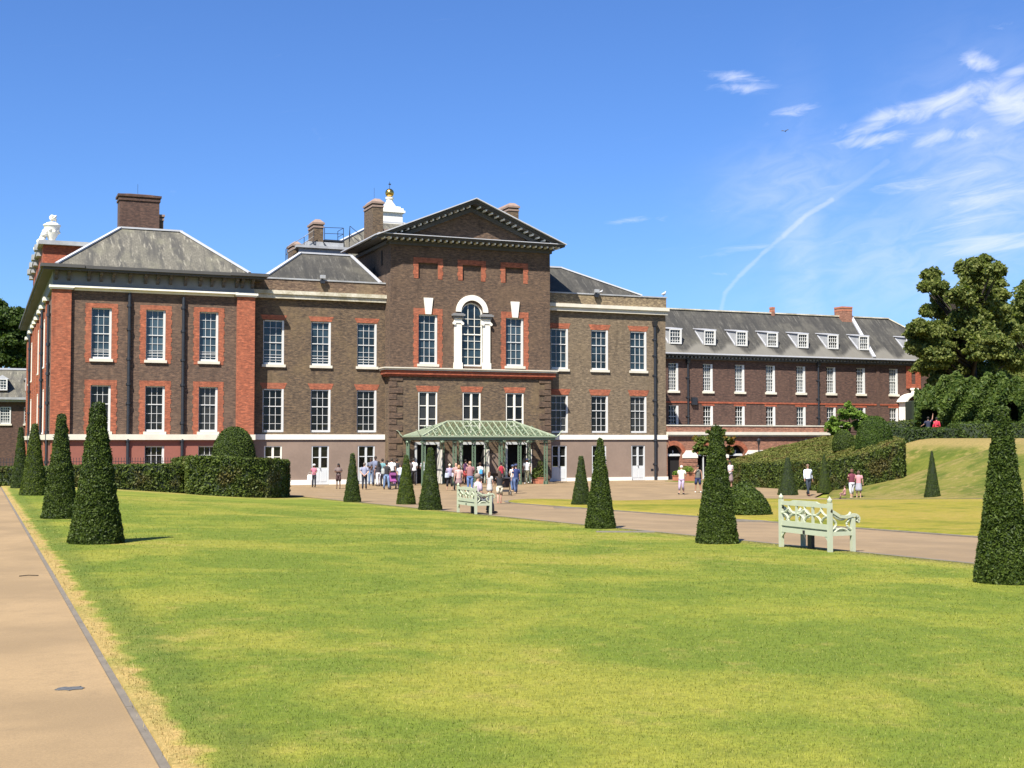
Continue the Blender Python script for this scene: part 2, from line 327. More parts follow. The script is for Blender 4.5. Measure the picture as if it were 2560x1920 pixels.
# ---------------------------------------------------------------- mesh helpers
def wloc(o):
    v = Vector((0, 0, 0))
    while o is not None: v += o.location; o = o.parent
    return v
class MB:
    def __init__(s): s.v = []; s.f = []
    def quad(s, a, b, c, d):
        n = len(s.v); s.v += [tuple(a), tuple(b), tuple(c), tuple(d)]; s.f.append((n, n + 1, n + 2, n + 3))
    def poly(s, pts):
        n = len(s.v); s.v += [tuple(p) for p in pts]; s.f.append(tuple(range(n, n + len(pts))))
    def box(s, x0, x1, y0, y1, z0, z1):
        n = len(s.v); s.v += [(x0, y0, z0), (x1, y0, z0), (x1, y1, z0), (x0, y1, z0), (x0, y0, z1), (x1, y0, z1), (x1, y1, z1), (x0, y1, z1)]
        s.f += [tuple(n + i for i in q) for q in ((0, 3, 2, 1), (4, 5, 6, 7), (0, 1, 5, 4), (1, 2, 6, 5), (2, 3, 7, 6), (3, 0, 4, 7))]
    def bar(s, p, q, w, h=None, upv=(0, 0, 1)):
        p = Vector(p); q = Vector(q); h = h or w; d = (q - p).normalized(); up = Vector(upv)
        if abs(d.dot(up)) > .98: up = Vector((0, 1, 0))
        a = d.cross(up).normalized() * w / 2; b = a.cross(d).normalized() * h / 2
        n = len(s.v)
        for o in (p, q): s.v += [tuple(o - a - b), tuple(o + a - b), tuple(o + a + b), tuple(o - a + b)]
        s.f += [tuple(n + i for i in k) for k in ((3, 2, 1, 0), (4, 5, 6, 7), (0, 1, 5, 4), (1, 2, 6, 5), (2, 3, 7, 6), (3, 0, 4, 7))]
    def tube(s, pts, r, seg=6, caps=True):
        pts = [Vector(p) for p in pts]; rr = r if isinstance(r, (list, tuple)) else [r] * len(pts); n0 = len(s.v)
        for i, p in enumerate(pts):
            d = (pts[min(i + 1, len(pts) - 1)] - pts[max(i - 1, 0)]).normalized()
            up = Vector((0, 0, 1)) if abs(d.z) < .9 else Vector((1, 0, 0)); a = d.cross(up).normalized(); b = d.cross(a)
            for k in range(seg):
                t = 2 * math.pi * k / seg; s.v.append(tuple(p + (a * math.cos(t) + b * math.sin(t)) * rr[i]))
        for i in range(len(pts) - 1):
            for k in range(seg):
                a = n0 + i * seg; s.f.append((a + k, a + seg + k, a + seg + (k + 1) % seg, a + (k + 1) % seg))
        if caps:
            s.f.append(tuple(n0 + k for k in range(seg))); e = n0 + (len(pts) - 1) * seg; s.f.append(tuple(e + k for k in reversed(range(seg))))
    def lathe(s, prof, c=(0, 0, 0), seg=14, sx=1, sy=1, a0=0.0):
        n0 = len(s.v)
        for r, z in prof:
            for k in range(seg):
                t = a0 + 2 * math.pi * k / seg; s.v.append((c[0] + r * math.cos(t) * sx, c[1] + r * math.sin(t) * sy, c[2] + z))
        for i in range(len(prof) - 1):
            for k in range(seg):
                a = n0 + i * seg; s.f.append((a + k, a + (k + 1) % seg, a + seg + (k + 1) % seg, a + seg + k))
        s.f.append(tuple(n0 + k for k in reversed(range(seg)))); e = n0 + (len(prof) - 1) * seg; s.f.append(tuple(e + k for k in range(seg)))
    def ball(s, c, r, seg=10, sz=1.0, sx=1.0, sy=1.0):
        N = 7; s.lathe([(max(.001, r * math.sin(math.pi * i / N)), -r * sz * math.cos(math.pi * i / N)) for i in range(N + 1)], c, seg, sx, sy)
    def extr(s, pts, a, b):
        """polygon pts given in 3D, extruded by vector from a to b offsets"""
        a = Vector(a); b = Vector(b); n = len(pts); n0 = len(s.v)
        s.v += [tuple(Vector(p) + a) for p in pts] + [tuple(Vector(p) + b) for p in pts]
        s.f.append(tuple(n0 + i for i in range(n))); s.f.append(tuple(n0 + n + i for i in reversed(range(n))))
        for i in range(n): j = (i + 1) % n; s.f.append((n0 + i, n0 + n + i, n0 + n + j, n0 + j))
    def wall(s, x0, x1, z0, z1, Y, holes, depth=.3):
        """sheet facing -Y with real openings and their reveals"""
        xs = sorted({x0, x1, *[h[0] for h in holes], *[h[1] for h in holes]}); zs = sorted({z0, z1, *[h[2] for h in holes], *[h[3] for h in holes]})
        xs = [x for x in xs if x0 <= x <= x1]; zs = [z for z in zs if z0 <= z <= z1]
        for a, b in zip(xs[:-1], xs[1:]):
            for c, d in zip(zs[:-1], zs[1:]):
                mx, mz = (a + b) / 2, (c + d) / 2
                if any(h[0] < mx < h[1] and h[2] < mz < h[3] for h in holes): continue
                s.quad((a, Y, c), (b, Y, c), (b, Y, d), (a, Y, d))
        for a, b, c, d in holes:
            c2, d2 = max(c, z0), min(d, z1)
            if c2 >= d2: continue
            e = Y + depth
            s.quad((a, Y, c2), (a, Y, d2), (a, e, d2), (a, e, c2)); s.quad((b, Y, c2), (b, e, c2), (b, e, d2), (b, Y, d2))
            if d <= z1: s.quad((a, Y, d), (b, Y, d), (b, e, d), (a, e, d))
            if c >= z0: s.quad((a, Y, c), (a, e, c), (b, e, c), (b, Y, c))
    def build(s, name, mat, parent=None, world=True, smooth=False, fix=True):
        me = bpy.data.meshes.new(name)
        off = wloc(parent) if (world and parent is not None) else Vector((0, 0, 0))
        me.from_pydata([(a - off.x, b - off.y, c - off.z) for a, b, c in s.v], [], s.f)
        if fix:
            bm = bmesh.new(); bm.from_mesh(me); bmesh.ops.recalc_face_normals(bm, faces=bm.faces) if fix == 'all' else None; bm.to_mesh(me); bm.free()
        boxuv(me, off); me.materials.append(mat)
        if smooth: me.polygons.foreach_set('use_smooth', [True] * len(me.polygons))
        o = bpy.data.objects.new(name, me); col.objects.link(o)
        if parent is not None: o.parent = parent
        return o
def boxuv(me, off):
    me.update(); L = me.uv_layers.new(name='UVMap'); n = len(me.loops)
    if not n: return
    co = np.empty(len(me.vertices) * 3); me.vertices.foreach_get('co', co); co = co.reshape(-1, 3) + np.array(off)
    vi = np.empty(n, dtype=np.int32); me.loops.foreach_get('vertex_index', vi)
    nm = np.empty(len(me.polygons) * 3); me.polygons.foreach_get('normal', nm); nm = np.abs(nm.reshape(-1, 3))
    lt = np.empty(len(me.polygons), dtype=np.int32); me.polygons.foreach_get('loop_total', lt)
    ax = np.repeat(np.argmax(nm * np.array([1, 1.001, .82]), axis=1), lt); c = co[vi]
    out = np.where((ax == 0)[:, None], c[:, [1, 2]], np.where((ax == 1)[:, None], c[:, [0, 2]], c[:, [0, 1]]))
    L.data.foreach_set('uv', out.ravel())
def thing(name, label, cat, loc, rz=0.0, group=None):
    o = bpy.data.objects.new(name, None); col.objects.link(o); o.location = loc; o.rotation_euler = (0, 0, rz); o.empty_display_size = .3
    return tag(o, label, cat, group)
def tag(o, label, cat=None, group=None, kind=None):
    if label: o['label'] = label
    if cat: o['category'] = cat
    if group: o['group'] = group
    if kind: o['kind'] = kind
    return o
def struct(o, label=None, kind='structure'):
    o['kind'] = kind
    if label: o['label'] = label
    return o
def arrmesh(name, V, F, mat, parent=None, smooth=False):
    me = bpy.data.meshes.new(name); V = np.asarray(V, dtype=np.float32); F = np.asarray(F, dtype=np.int32); k = F.shape[1]
    me.vertices.add(len(V)); me.vertices.foreach_set('co', V.ravel()); me.loops.add(F.size); me.loops.foreach_set('vertex_index', F.ravel())
    me.polygons.add(len(F)); me.polygons.foreach_set('loop_start', np.arange(0, F.size, k, dtype=np.int32)); me.polygons.foreach_set('loop_total', np.full(len(F), k, dtype=np.int32))
    me.update(calc_edges=True); me.materials.append(mat)
    if smooth: me.polygons.foreach_set('use_smooth', [True] * len(F))
    o = bpy.data.objects.new(name, me); col.objects.link(o)
    if parent is not None: o.parent = parent
    return o
def leaves(P, N, size, flat=.5, asp=.55, jit=.35):
    """one rhombic leaf per point; N pulls the leaf to face outward"""
    n = len(P); rd = rng.normal(size=(n, 3)); rd /= np.linalg.norm(rd, axis=1)[:, None]
    nn = N * flat + rd * (1 - flat); nn /= np.linalg.norm(nn, axis=1)[:, None] + 1e-9
    t = np.cross(nn, rng.normal(size=(n, 3))); t /= np.linalg.norm(t, axis=1)[:, None] + 1e-9; b = np.cross(nn, t)
    sz = size * (1 + jit * rng.normal(size=n)).clip(.4, 2)[:, None]
    V = np.stack([P - t * sz * .5, P + b * sz * .5 * asp, P + t * sz * .5, P - b * sz * .5 * asp], axis=1).reshape(-1, 3)
    return V, np.arange(n * 4).reshape(-1, 4)
def sample(V, T, n):
    a = V[T[:, 0]]; b = V[T[:, 1]]; c = V[T[:, 2]]; cr = np.cross(b - a, c - a); ar = np.linalg.norm(cr, axis=1)
    i = rng.choice(len(T), n, p=ar / ar.sum()); u = rng.random(n); w = rng.random(n); k = u + w > 1; u[k] = 1 - u[k]; w[k] = 1 - w[k]
    return a[i] + (b[i] - a[i]) * u[:, None] + (c[i] - a[i]) * w[:, None], cr[i] / ar[i][:, None]
def wob(P, s, k=0.0):
    x, y, z = P[:, 0] * s + k, P[:, 1] * s + 1.7 * k, P[:, 2] * s + 2.3 * k
    return (np.sin(x * 1.9 + 1.3 * np.sin(y * 1.7 + z)) + np.sin(y * 2.3 + 1.1 * np.sin(z * 2.1 + x)) + np.sin(z * 2.9 + 1.7 * np.sin(x * 1.3 - y))) / 3

# ---------------------------------------------------------------- ground sheets
def sheet(name, ys, xl, xr, nx, lift, mat, skirt=0.0):
    V = []; F = []; cols = nx + 1
    for y in ys:
        a, b = xl(y), xr(y)
        for i in range(cols):
            x = a + (b - a) * i / nx; V.append((x, y, tz(x, y) + lift))
    for j in range(len(ys) - 1):
        for i in range(nx): k = j * cols + i; F.append((k, k + 1, k + cols + 1, k + cols))
    if skirt:
        ring = [i for i in range(cols)] + [j * cols + nx for j in range(1, len(ys))] + [(len(ys) - 1) * cols + i for i in range(nx - 1, -1, -1)] + [j * cols for j in range(len(ys) - 2, 0, -1)]
        n0 = len(V)
        for k in ring: V.append((V[k][0], V[k][1], V[k][2] - skirt))
        for i in range(len(ring)): j = (i + 1) % len(ring); F.append((ring[j], ring[i], n0 + i, n0 + j))
    return struct(arrmesh(name, V, F, mat, smooth=False))
def frange(a, b, n): return [a + (b - a) * i / n for i in range(n + 1)]
gx = sorted(set([-1500, -600, -250, -120, -60] + [float(i) for i in range(-30, 100, 3)] + [130, 200, 400, 900, 1600]))
gy = sorted(set([-1500, -500, -200, -80] + [float(i) for i in range(-30, 150, 3)] + [180, 260, 500, 1000, 1800]))
V = [(x, y, tz(x, y) - .12) for y in gy for x in gx]; nxg = len(gx)
F = [(j * nxg + i, j * nxg + i + 1, (j + 1) * nxg + i + 1, (j + 1) * nxg + i) for j in range(len(gy) - 1) for i in range(nxg - 1)]
struct(arrmesh('ground', V, F, M['rough']))
sheet('path', frange(-20, 57, 77), lambda y: -5.0, lambda y: .845, 6, 0, M['gravel'])
sheet('lawn', frange(-20, 60, 120), lambda y: .895, lambda y: 14.1 - .9 * ss(57.5, 60, y), 27, .012, M['lawn'], .1)
sheet('forecourt', frange(4, 90.6, 150), lambda y: 14.3 if y < 60.2 else 4.3, lambda y: 43.15 if y < 59.8 else (43.15 + (y - 59.8) * .98 if y < 66 else (49.3 if y < 81 else 66.5)), 44, -.01, M['court'])
def l2(y): return 20.8 if y < 49 else 20.8 + (y - 49) ** 2 * .075
sheet('lawn_oval', frange(6, 60, 90), l2, lambda y: 40.5 - 1.5 * ss(58, 60, y), 30, .03, M['lawn2'], .12)
def lm(y): return 43.4 if y < 59 else 43.4 + (y - 59) * .85
sheet('grass_bank', frange(2, 98, 140), lambda y: lm(y) if y < 66 else (49.4 if y < 88 else 67), lambda y: 96.0, 60, .02, M['lawn3'], .1)
def kerb(name, pts, w, lift, h=.1):
    m = MB()
    for (a, b), (c, d) in zip(pts[:-1], pts[1:]):
        L = math.hypot(c - a, d - b); k = max(1, int(L / 1.2)); nx_, ny_ = -(d - b) / L * w / 2, (c - a) / L * w / 2
        for i in range(k):
            g = .006 / L
            t0, t1 = i / k + g, (i + 1) / k - g; P = [(a + (c - a) * t, b + (d - b) * t) for t in (t0, t1)]; z = [tz(*p) + lift for p in P]
            q = [(P[0][0] - nx_, P[0][1] - ny_, z[0]), (P[1][0] - nx_, P[1][1] - ny_, z[1]), (P[1][0] + nx_, P[1][1] + ny_, z[1]), (P[0][0] + nx_, P[0][1] + ny_, z[0])]
            m.extr([(x, y, zz - h) for x, y, zz in q], (0, 0, 0), (0, 0, h))
    return struct(m.build(name, M['kerb'], fix='all'))
kerb('path_edging', [(.86, float(y)) for y in range(-6, 58, 2)], .046, .014)
kerb('lawn_edging', [(14.2, float(y)) for y in range(6, 58, 2)], .16, .004)
kerb('oval_edging', [(20.68, float(y)) for y in range(6, 50, 2)] + [(l2(y) - .12, y) for y in frange(49.5, 60, 8)], .16, .02)
kerb('far_edging', [(40.62, float(y)) for y in range(8, 59, 2)], .2, .022)
kerb('bank_edging', [(43.28, float(y)) for y in range(8, 60, 2)], .2, .012)
for (u0, u1, v) in ((1490, 1636, 1331), (1385, 1466, 1270), (1790, 1980, 1303)):
    a = at(u0, v); b = at(u1, v); kerb('stone_slab', [(a.x, a.y), (b.x, b.y)], .5, .018)

# blades of grass, thickest near the viewer
def blades(n, d0, d1, xr0, xr1, h0, h1, wd, mat, name, lean=.9, clump=False):
    th = rng.uniform(TH - R(25), TH + R(25), n * 3); d = d0 * (d1 / d0) ** rng.random(n * 3)
    x = d * np.sin(th); y = d * np.cos(th); k = (x > xr0) & (x < xr1)
    if clump: k &= (rng.random(n * 3) < np.clip(1.25 - (x - xr0) / (xr1 - xr0) * 1.3 + .5 * np.sin(y * 2.3) * np.sin(y * .9 + 1), 0, 1))
    x, y = x[k][:n], y[k][:n]; n = len(x); z = np.array([tz(a, b) for a, b in zip(x, y)]) + .01
    dd = np.hypot(x, y); sc = np.clip(dd / 9, .8, 3.4)
    h = rng.uniform(h0, h1, n); a = rng.uniform(0, 2 * math.pi, n); l = rng.uniform(.2, lean, n) * h; w = wd * sc
    bx, by = np.cos(a + 1.57) * w, np.sin(a + 1.57) * w
    V = np.stack([np.stack([x - bx, y - by, z], 1), np.stack([x + bx, y + by, z], 1), np.stack([x + np.cos(a) * l, y + np.sin(a) * l, z + h], 1)], 1).reshape(-1, 3)
    return arrmesh(name, V, np.arange(n * 3).reshape(-1, 3), mat)
tag(blades(300000, 5.0, 48, .92, 14.0, .006, .020, .0026, M['blade'], 'grass'), 'short mown green grass covering the front lawn', kind='stuff')
tag(blades(9000, 5.0, 30, .862, 1.07, .012, .045, .0024, M['drygrass'], 'dry_grass', 1.3, True), 'straw coloured dry grass along the stone path edging', kind='stuff')

exec_parts = []
# ---------------------------------------------------------------- windows and doors
def sash(par, x0, x1, z0, z1, Y, cols, rows, glass='glassup', meet=.5, sill=True, lowered=0.0, fr=.10, fr2=.14, bar=.027, rev=.19, label=None, blank=0.0):
    g = MB(); g.box(x0 + .01, x1 - .01, Y + rev + .07, Y + rev + .10, z0 + .01, z1 - .01)
    w = g.build('window', M[glass], par)
    if label: w['label'] = label
    f = MB(); a, b = Y + rev - .02, Y + rev + .10
    zb = z0 + .02
    f.box(x0, x0 + fr * .55, a - .01, b, zb, z1); f.box(x1 - fr2, x1, a - .07, b, zb, z1); f.box(x0 + fr, x1 - fr, a - .028, b, z1 - fr * .8, z1); f.box(x0 + fr, x1 - fr, a - .048, b, zb, zb + fr * 1.4)
    zm = z0 + (z1 - z0) * meet; f.box(x0 + fr, x1 - fr, a + .01, b - .01, zm - .03, zm + .03)
    X0, X1 = x0 + fr, x1 - fr2
    for i in range(1, cols): xx = X0 + (X1 - X0) * i / cols; f.box(xx - bar / 2, xx + bar / 2, a + .045, b - .012, zb + .05, z1 - .05)
    ru = max(1, round(rows * (1 - meet))); rl = rows - ru
    for i in range(1, ru): zz = zm + (z1 - zm) * i / ru; f.box(X0, X1, a + .047, b - .014, zz - bar / 2, zz + bar / 2)
    for i in range(1, rl): zz = z0 + (zm - z0) * i / rl; f.box(X0, X1, a + .047, b - .014, zz - bar / 2, zz + bar / 2)
    if lowered:
        for k in (.22, .45, .70): f.box(X0, X1, a + .03, b - .016, zb + .12 + lowered * k, zb + .12 + lowered * k + bar)
    f.build('frame', M['frame'], w)
    if sill:
        s = MB(); s.box(x0 - .1, x1 + .1, Y - .13, Y + rev, z0 - .17, z0 + .02); s.build('sill', M['stone'], w)
    return w
def casement(par, x0, x1, z0, z1, Y, rows, lower=0.0, name='door', bars=True, rev=.12, fr=.09, handle=True):
    """a glazed double door or cross window: dark panes, pale frame, solid lower panel"""
    f = MB(); a, b = Y + rev - .03, Y + rev + .09
    f.box(x0, x0 + fr, a - .06, b, z0, z1); f.box(x1 - fr, x1, a - .06, b, z0, z1); f.box(x0 + fr, x1 - fr, a - .058, b, z1 - fr * .7, z1); mx = (x0 + x1) / 2
    zl = z0 + lower
    f.box(mx - .075, mx + .075, a - .02, b - .01, zl, z1 - fr * .7)
    for z in rows: f.box(x0 + fr, x1 - fr, a + .01, b - .02, z - .028, z + .028)
    if lower:
        f.box(x0 + fr, x1 - fr, a + .005, b - .03, z0, zl)
        for c in (-1, 1): cx = mx + c * (x1 - x0 - 2 * fr) / 4; f.box(cx - .22, cx + .22, a - .012, a + .006, z0 + .2, zl - .15)
    d = f.build(name, M['door'] if lower else M['white'], par)
    g = MB(); g.box(x0 + .02, x1 - .02, Y + rev + .045, Y + rev + .075, zl + .01, z1 - .02); g.build('pane', M['glasslow'], d)
    if lower and handle:
        h = MB(); h.box(mx + .03, mx + .05, a - .07, a - .02, z0 + 1.0, z0 + 1.16); h.build('handle', M['iron'], d)
    return d
def surround(mb, x0, x1, z0, z1, Y, w=.42, sides=True, th=.02, toe=.06, zt=.3):
    """gauged brick border with toothed outer edge round an opening"""
    z = z0; i = 0
    while z < z1 - .01 and sides:
        e = min(z + .3, z1); o = toe if i % 2 else 0
        mb.box(x0 - w + toe - o, x0, Y - th, Y, z, e); mb.box(x1, x1 + w - toe + o, Y - th, Y, z, e); z = e; i += 1
    mb.box(x0 - w + toe * .5, x1 + w - toe * .5, Y - th, Y, z1, z1 + zt)
def lintel(mb, x0, x1, z, h, Y, flare=.24, th=.012):
    mb.extr([(x0 - .04, Y, z), (x1 + .04, Y, z), (x1 + flare, Y, z + h), (x0 - flare, Y, z + h)], (0, 0, 0), (0, -th, 0))
def pipe(par, x, Y, z0, z1, collars, name='downpipe', r=.085, hop=True):
    m = MB(); m.tube([(x, Y - r - .05, z0), (x, Y - r - .05, z1)], r, 8)
    for z in collars: m.tube([(x, Y - r - .05, z), (x, Y - r - .05, z + .16)], r + .045, 8); m.box(x - .17, x + .17, Y - .05, Y - .002, z + .02, z + .12)
    if hop: m.extr([(x - .12, Y - .30, z1), (x + .12, Y - .30, z1), (x + .2, Y - .36, z1 + .38), (x - .2, Y - .36, z1 + .38)], (0, 0, 0), (0, .33, 0))
    return m.build(name, M['iron'], par)
def hip(mb, x0, x1, y0, y1, z0, rx0, rx1, ry0, ry1, z1):
    a, b, c, d = (x0, y0, z0), (x1, y0, z0), (x1, y1, z0), (x0, y1, z0); e, f, g, h = (rx0, ry0, z1), (rx1, ry0, z1), (rx1, ry1, z1), (rx0, ry1, z1)
    mb.quad(a, b, f, e); mb.quad(b, c, g, f); mb.quad(c, d, h, g); mb.quad(d, a, e, h); mb.quad(e, f, g, h)
    return a, b, c, d, e, f, g, h
def hiprolls(par, P, r=.16, lift=.05, which=(0, 1, 2, 3), ridge=True, name='hip_flashing'):
    a, b, c, d, e, f, g, h = [Vector(p) + Vector((0, 0, lift)) for p in P]; m = MB()
    pr = [(a, e), (b, f), (c, g), (d, h)]
    for i in which: m.bar(pr[i][0], pr[i][1], r * 2, .1)
    if ridge: m.bar(e, f, r * 2, .12); m.bar(f, g, r * 2, .115); m.bar(e, h, r * 2, .115)
    return m.build(name, M['lead'], par)
def chimney(par, x0, x1, y0, y1, z0, z1, mat='brown', cap='clay', pitch=.3, ov=.1):
    m = MB(); m.box(x0, x1, y0, y1, z0, z1); c = m.build('chimney', M[mat], par)
    k = MB(); k.box(x0 - ov, x1 + ov, y0 - ov, y1 + ov, z1 - .02, z1 + .14); k.box(x0 - ov / 2, x1 + ov / 2, y0 - ov / 2, y1 + ov / 2, z1 - .3, z1 - .15)
    hip(k, x0 - ov * .6, x1 + ov * .6, y0 - ov * .6, y1 + ov * .6, z1 + .141, x0 + (x1 - x0) * .25, x1 - (x1 - x0) * .25, y0 + .3, y1 - .3, z1 + .14 + pitch)
    k.build('chimney_cap', M[cap], c); return c

YW, YP, YB = 90.6, 89.5, 89.3
# ================================================================ south pavilion with its long garden side
pav = thing('brick_pavilion', 'tall brick pavilion with orange corner pilasters and one large roof chimney', 'building', (11, 95, 0))
WX = [(6.84, 8.14), (10.38, 11.68), (13.95, 15.25)]; YPW = YP + .22
holes = [(a, b, 8.62, 12.07) for a, b in WX] + [(a, b, 3.75, 6.87) for a, b in WX]
low = [(a, b, .9, 2.79) for a, b in WX]
m = MB(); m.wall(4.4, 17.74, 3.58, 13.3, YPW, holes); m.quad((17.73, YPW, 3.5), (17.73, 100, 3.5), (17.73, 100, 13.3), (17.73, YPW, 13.3))
m.quad((4.5, 140, 3.5), (4.5, YPW, 3.5), (4.5, YPW, 13.3), (4.5, 140, 13.3)); m.quad((17.7, 140, 0), (4.5, 140, 0), (4.5, 140, 14.4), (17.7, 140, 14.4))
m.build('wall', M['pavbrick'], pav)
m = MB(); m.wall(4.34, 17.75, -.4, 3.21, YPW - .06, low); m.quad((4.42, 140, -.4), (4.42, YPW - .06, -.4), (4.42, YPW - .06, 3.21), (4.42, 140, 3.21)); m.quad((17.75, YPW - .06, -.4), (17.75, 100, -.4), (17.75, 100, 3.21), (17.75, YPW - .06, 3.21))
m.build('base_wall', M['redstucco'], pav)
m = MB(); m.box(4.2, 17.83, YP - .07, 91, 3.21, 3.58); m.box(4.2, 5, 91, 140, 3.21, 3.58); m.build('stone_band', M['stone'], pav)
for x0, x1 in ((4.32, 5.54), (16.5, 17.74)):
    m = MB(); m.box(x0, x1, YP, YPW + .4, 3.581, 13.2); m.box(x0 + .05, x1 - .05, YP + .05, YPW + .2, -.3, 3.2); m.build('pilaster', M['orange'], pav)
    c = MB(); c.box(x0 - .12, x1 + .12, YP - .12, YPW + .3, 13.2, 13.3); c.box(x0 - .18, x1 + .18, YP - .2, YPW + .3, 13.3, 13.47); c.build('pilaster_capital', M['white'], pav)
for y in (97.5, 103.6, 107.5, 113.5, 117.5, 121.5, 128, 136):
    m = MB(); m.box(4.3, 4.6, y, y + 1.15, -.3, 13.2); m.build('pilaster', M['orange'], pav)
    c = MB(); c.box(4.1, 4.6, y - .15, y + 1.3, 13.2, 13.47); c.build('pilaster_capital', M['white'], pav)
for y in (94.6, 100.5, 110.7, 125.2, 132.5):       # windows of the long side, seen very obliquely
    for z0, z1 in ((8.62, 12.07), (3.75, 6.87)):
        m = MB(); m.box(4.44, 4.49, y, y + 1.3, z0, z1); w = m.build('window', M['glassup'], pav)
        f = MB(); f.box(4.36, 4.46, y - .08, y, z0 - .08, z1 + .08); f.box(4.36, 4.46, y + 1.3, y + 1.38, z0 - .08, z1 + .08); f.box(4.36, 4.46, y, y + 1.3, z1, z1 + .08); f.box(4.3, 4.46, y, y + 1.3, z0 - .12, z0)
        f.build('frame', M['white'], w)
for a, b in WX:
    for args in ((8.4, 12.07, YPW, .42, True, .02, .06, .3), (3.581, 6.87, YPW, .42, True, .02, .06, .36)): m = MB(); surround(m, a, b, *args); m.build('window_surround', M['orange'], pav)
for a, b in WX:
    sash(pav, a, b, 8.62, 12.07, YPW, 3, 6, meet=.5, lowered=.75); sash(pav, a, b, 3.75, 6.87, YPW, 3, 5, 'glasslow', meet=.6); sash(pav, a, b, .9, 2.79, YPW - .06, 3, 3, 'glasslow', meet=.33, sill=False)
# moulding, grey frieze with brackets, deep cornice
m = MB(); m.box(5.73, 16.31, YPW - .44, YPW + .3, 13.34, 13.45); m.box(5.72, 16.32, YPW - .2, YPW + .3, 13.3, 13.34); m.box(5.72, 16.32, YPW - .08, YPW + .3, 13.18, 13.298); m.build('moulding', M['white'], pav)
m = MB(); m.box(4.36, 17.7, YPW - .04, 100, 13.45, 14.42); m.box(4.36, 5, 100, 139.9, 13.45, 14.42); m.build('frieze', M['frieze'], pav)
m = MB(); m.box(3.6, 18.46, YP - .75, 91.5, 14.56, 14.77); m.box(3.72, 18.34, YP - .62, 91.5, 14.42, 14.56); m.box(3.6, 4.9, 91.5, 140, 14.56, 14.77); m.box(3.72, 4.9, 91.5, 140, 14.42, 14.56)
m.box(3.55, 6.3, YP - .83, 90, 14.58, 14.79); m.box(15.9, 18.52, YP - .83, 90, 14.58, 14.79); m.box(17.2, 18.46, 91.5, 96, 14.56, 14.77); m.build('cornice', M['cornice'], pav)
for x in [4.55, 5.35, 6.62, 7.42, 8.2, 9.28, 10.3, 11.1, 11.95, 12.95, 13.95, 14.75, 15.55, 16.45, 16.85, 17.55]:
    m = MB(); m.extr([(x - .1, YPW - .04, 13.8), (x - .1, YPW - .22, 13.95), (x - .1, YPW - .26, 14.15), (x - .1, YPW - .62, 14.3), (x - .1, YPW - .62, 14.42), (x - .1, YPW - .04, 14.42)], (0, 0, 0), (.2, 0, 0)); m.build('bracket', M['bracket'], pav)
pipe(pav, 9.27, YPW, 0, 13.1, [3.1, 5.6, 6.9, 8.6, 10.6, 12.2], hop=False, r=.11); pipe(pav, 12.85, YPW, 0, 13.0, [3.1, 4.3, 6.9, 8.6, 10.6, 12.2], hop=False, r=.11)
for y, zz in ((92.3, 12.4), (102.3, 13), (127.5, 13)):
    m = MB(); m.tube([(4.25, y, 0), (4.25, y, zz)], .1, 8)
    for k in range(6): m.tube([(4.25, y, 1.6 + 2 * k), (4.25, y, 1.8 + 2 * k)], .15, 8)
    m.build('downpipe', M['iron'], pav)
m = MB(); P = hip(m, 4.55, 17.2, YP - .72, 139, 14.775, 8.97, 13.12, 93.3, 134, 18.1); rf = m.build('roof', M['roof'], pav)
hiprolls(rf, P, .15)
chimney(rf, 9.25, 12.08, 97, 98.6, 15, 21.1, 'rangebrick', 'rangebrick', .12, .14)
chimney(rf, 12.1, 12.42, 97.3, 98.4, 15, 19.8, 'brown', 'clay', .05, .09)
m = MB(); m.tube([(10.6, 97.8, 21.3), (10.6, 97.8, 22.2)], .012, 5); m.build('lightning_rod', M['iron'], rf)
# attic storey over the middle of the long side
m = MB(); m.box(4.35, 12, 104.8, 124.5, 14.5, 18.3); m.build('attic_wall', M['redband'], pav)
m = MB(); m.box(4.0, 12.2, 104.4, 124.9, 18.3, 18.62)
for k, y in enumerate((107.2, 113.2, 118.2, 123.0)): m.box(3.82, 4.5, y, y + 1.3, 18.2, 18.64); m.box(3.98, 4.5, y + .1, y + 1.2, 17.75, 18.2)
m.build('attic_cornice', M['leaddark'], pav)
# ---- urn statue standing on the attic
def add_urn():
    c = (5.0, 108.6, 18.62)
    t = thing('stone_urn', 'white carved stone urn with scrolls on the parapet at the far left', 'urn', c)
    m = MB(); m.box(-.95, 1.05, -.6, .6, 0, .16); m.box(-.6, .75, -.5, .5, .16, .34); m.build('plinth', M['white'], t, world=False)
    m = MB(); m.lathe([(.26, .34), (.2, .5), (.3, .72), (.5, 1.1), (.6, 1.5), (.62, 1.72), (.68, 1.76), (.68, 1.84), (.52, 1.92), (.4, 2.02), (.12, 2.1)], (.15, 0, 0), 18)
    for k in range(10): a = k * .628; m.ball((.15 + .52 * math.cos(a), .52 * math.sin(a), 1.25 + .16 * (k % 2)), .14, 7)
    m.build('vase', M['white'], t, world=False, smooth=True)
    m = MB(); m.ball((.22, 0, 2.42), .2, 8, 1.2)
    for k in range(12): a = k * 1.9; m.ball((.22 + .2 * math.cos(a), .2 * math.sin(a), 2.22 + .035 * k), .1, 6)
    m.build('flower_finial', M['white'], t, world=False, smooth=True)
    m = MB(); rr = random.Random(3)
    for k in range(26):
        a = k / 25; m.ball((-.35 - .62 * a + rr.uniform(-.1, .1), rr.uniform(-.25, .25), 1.25 - 1.45 * a + rr.uniform(-.12, .12)), rr.uniform(.13, .24), 7)
    m.build('carved_scroll', M['white'], t, world=False, smooth=True)
add_urn()

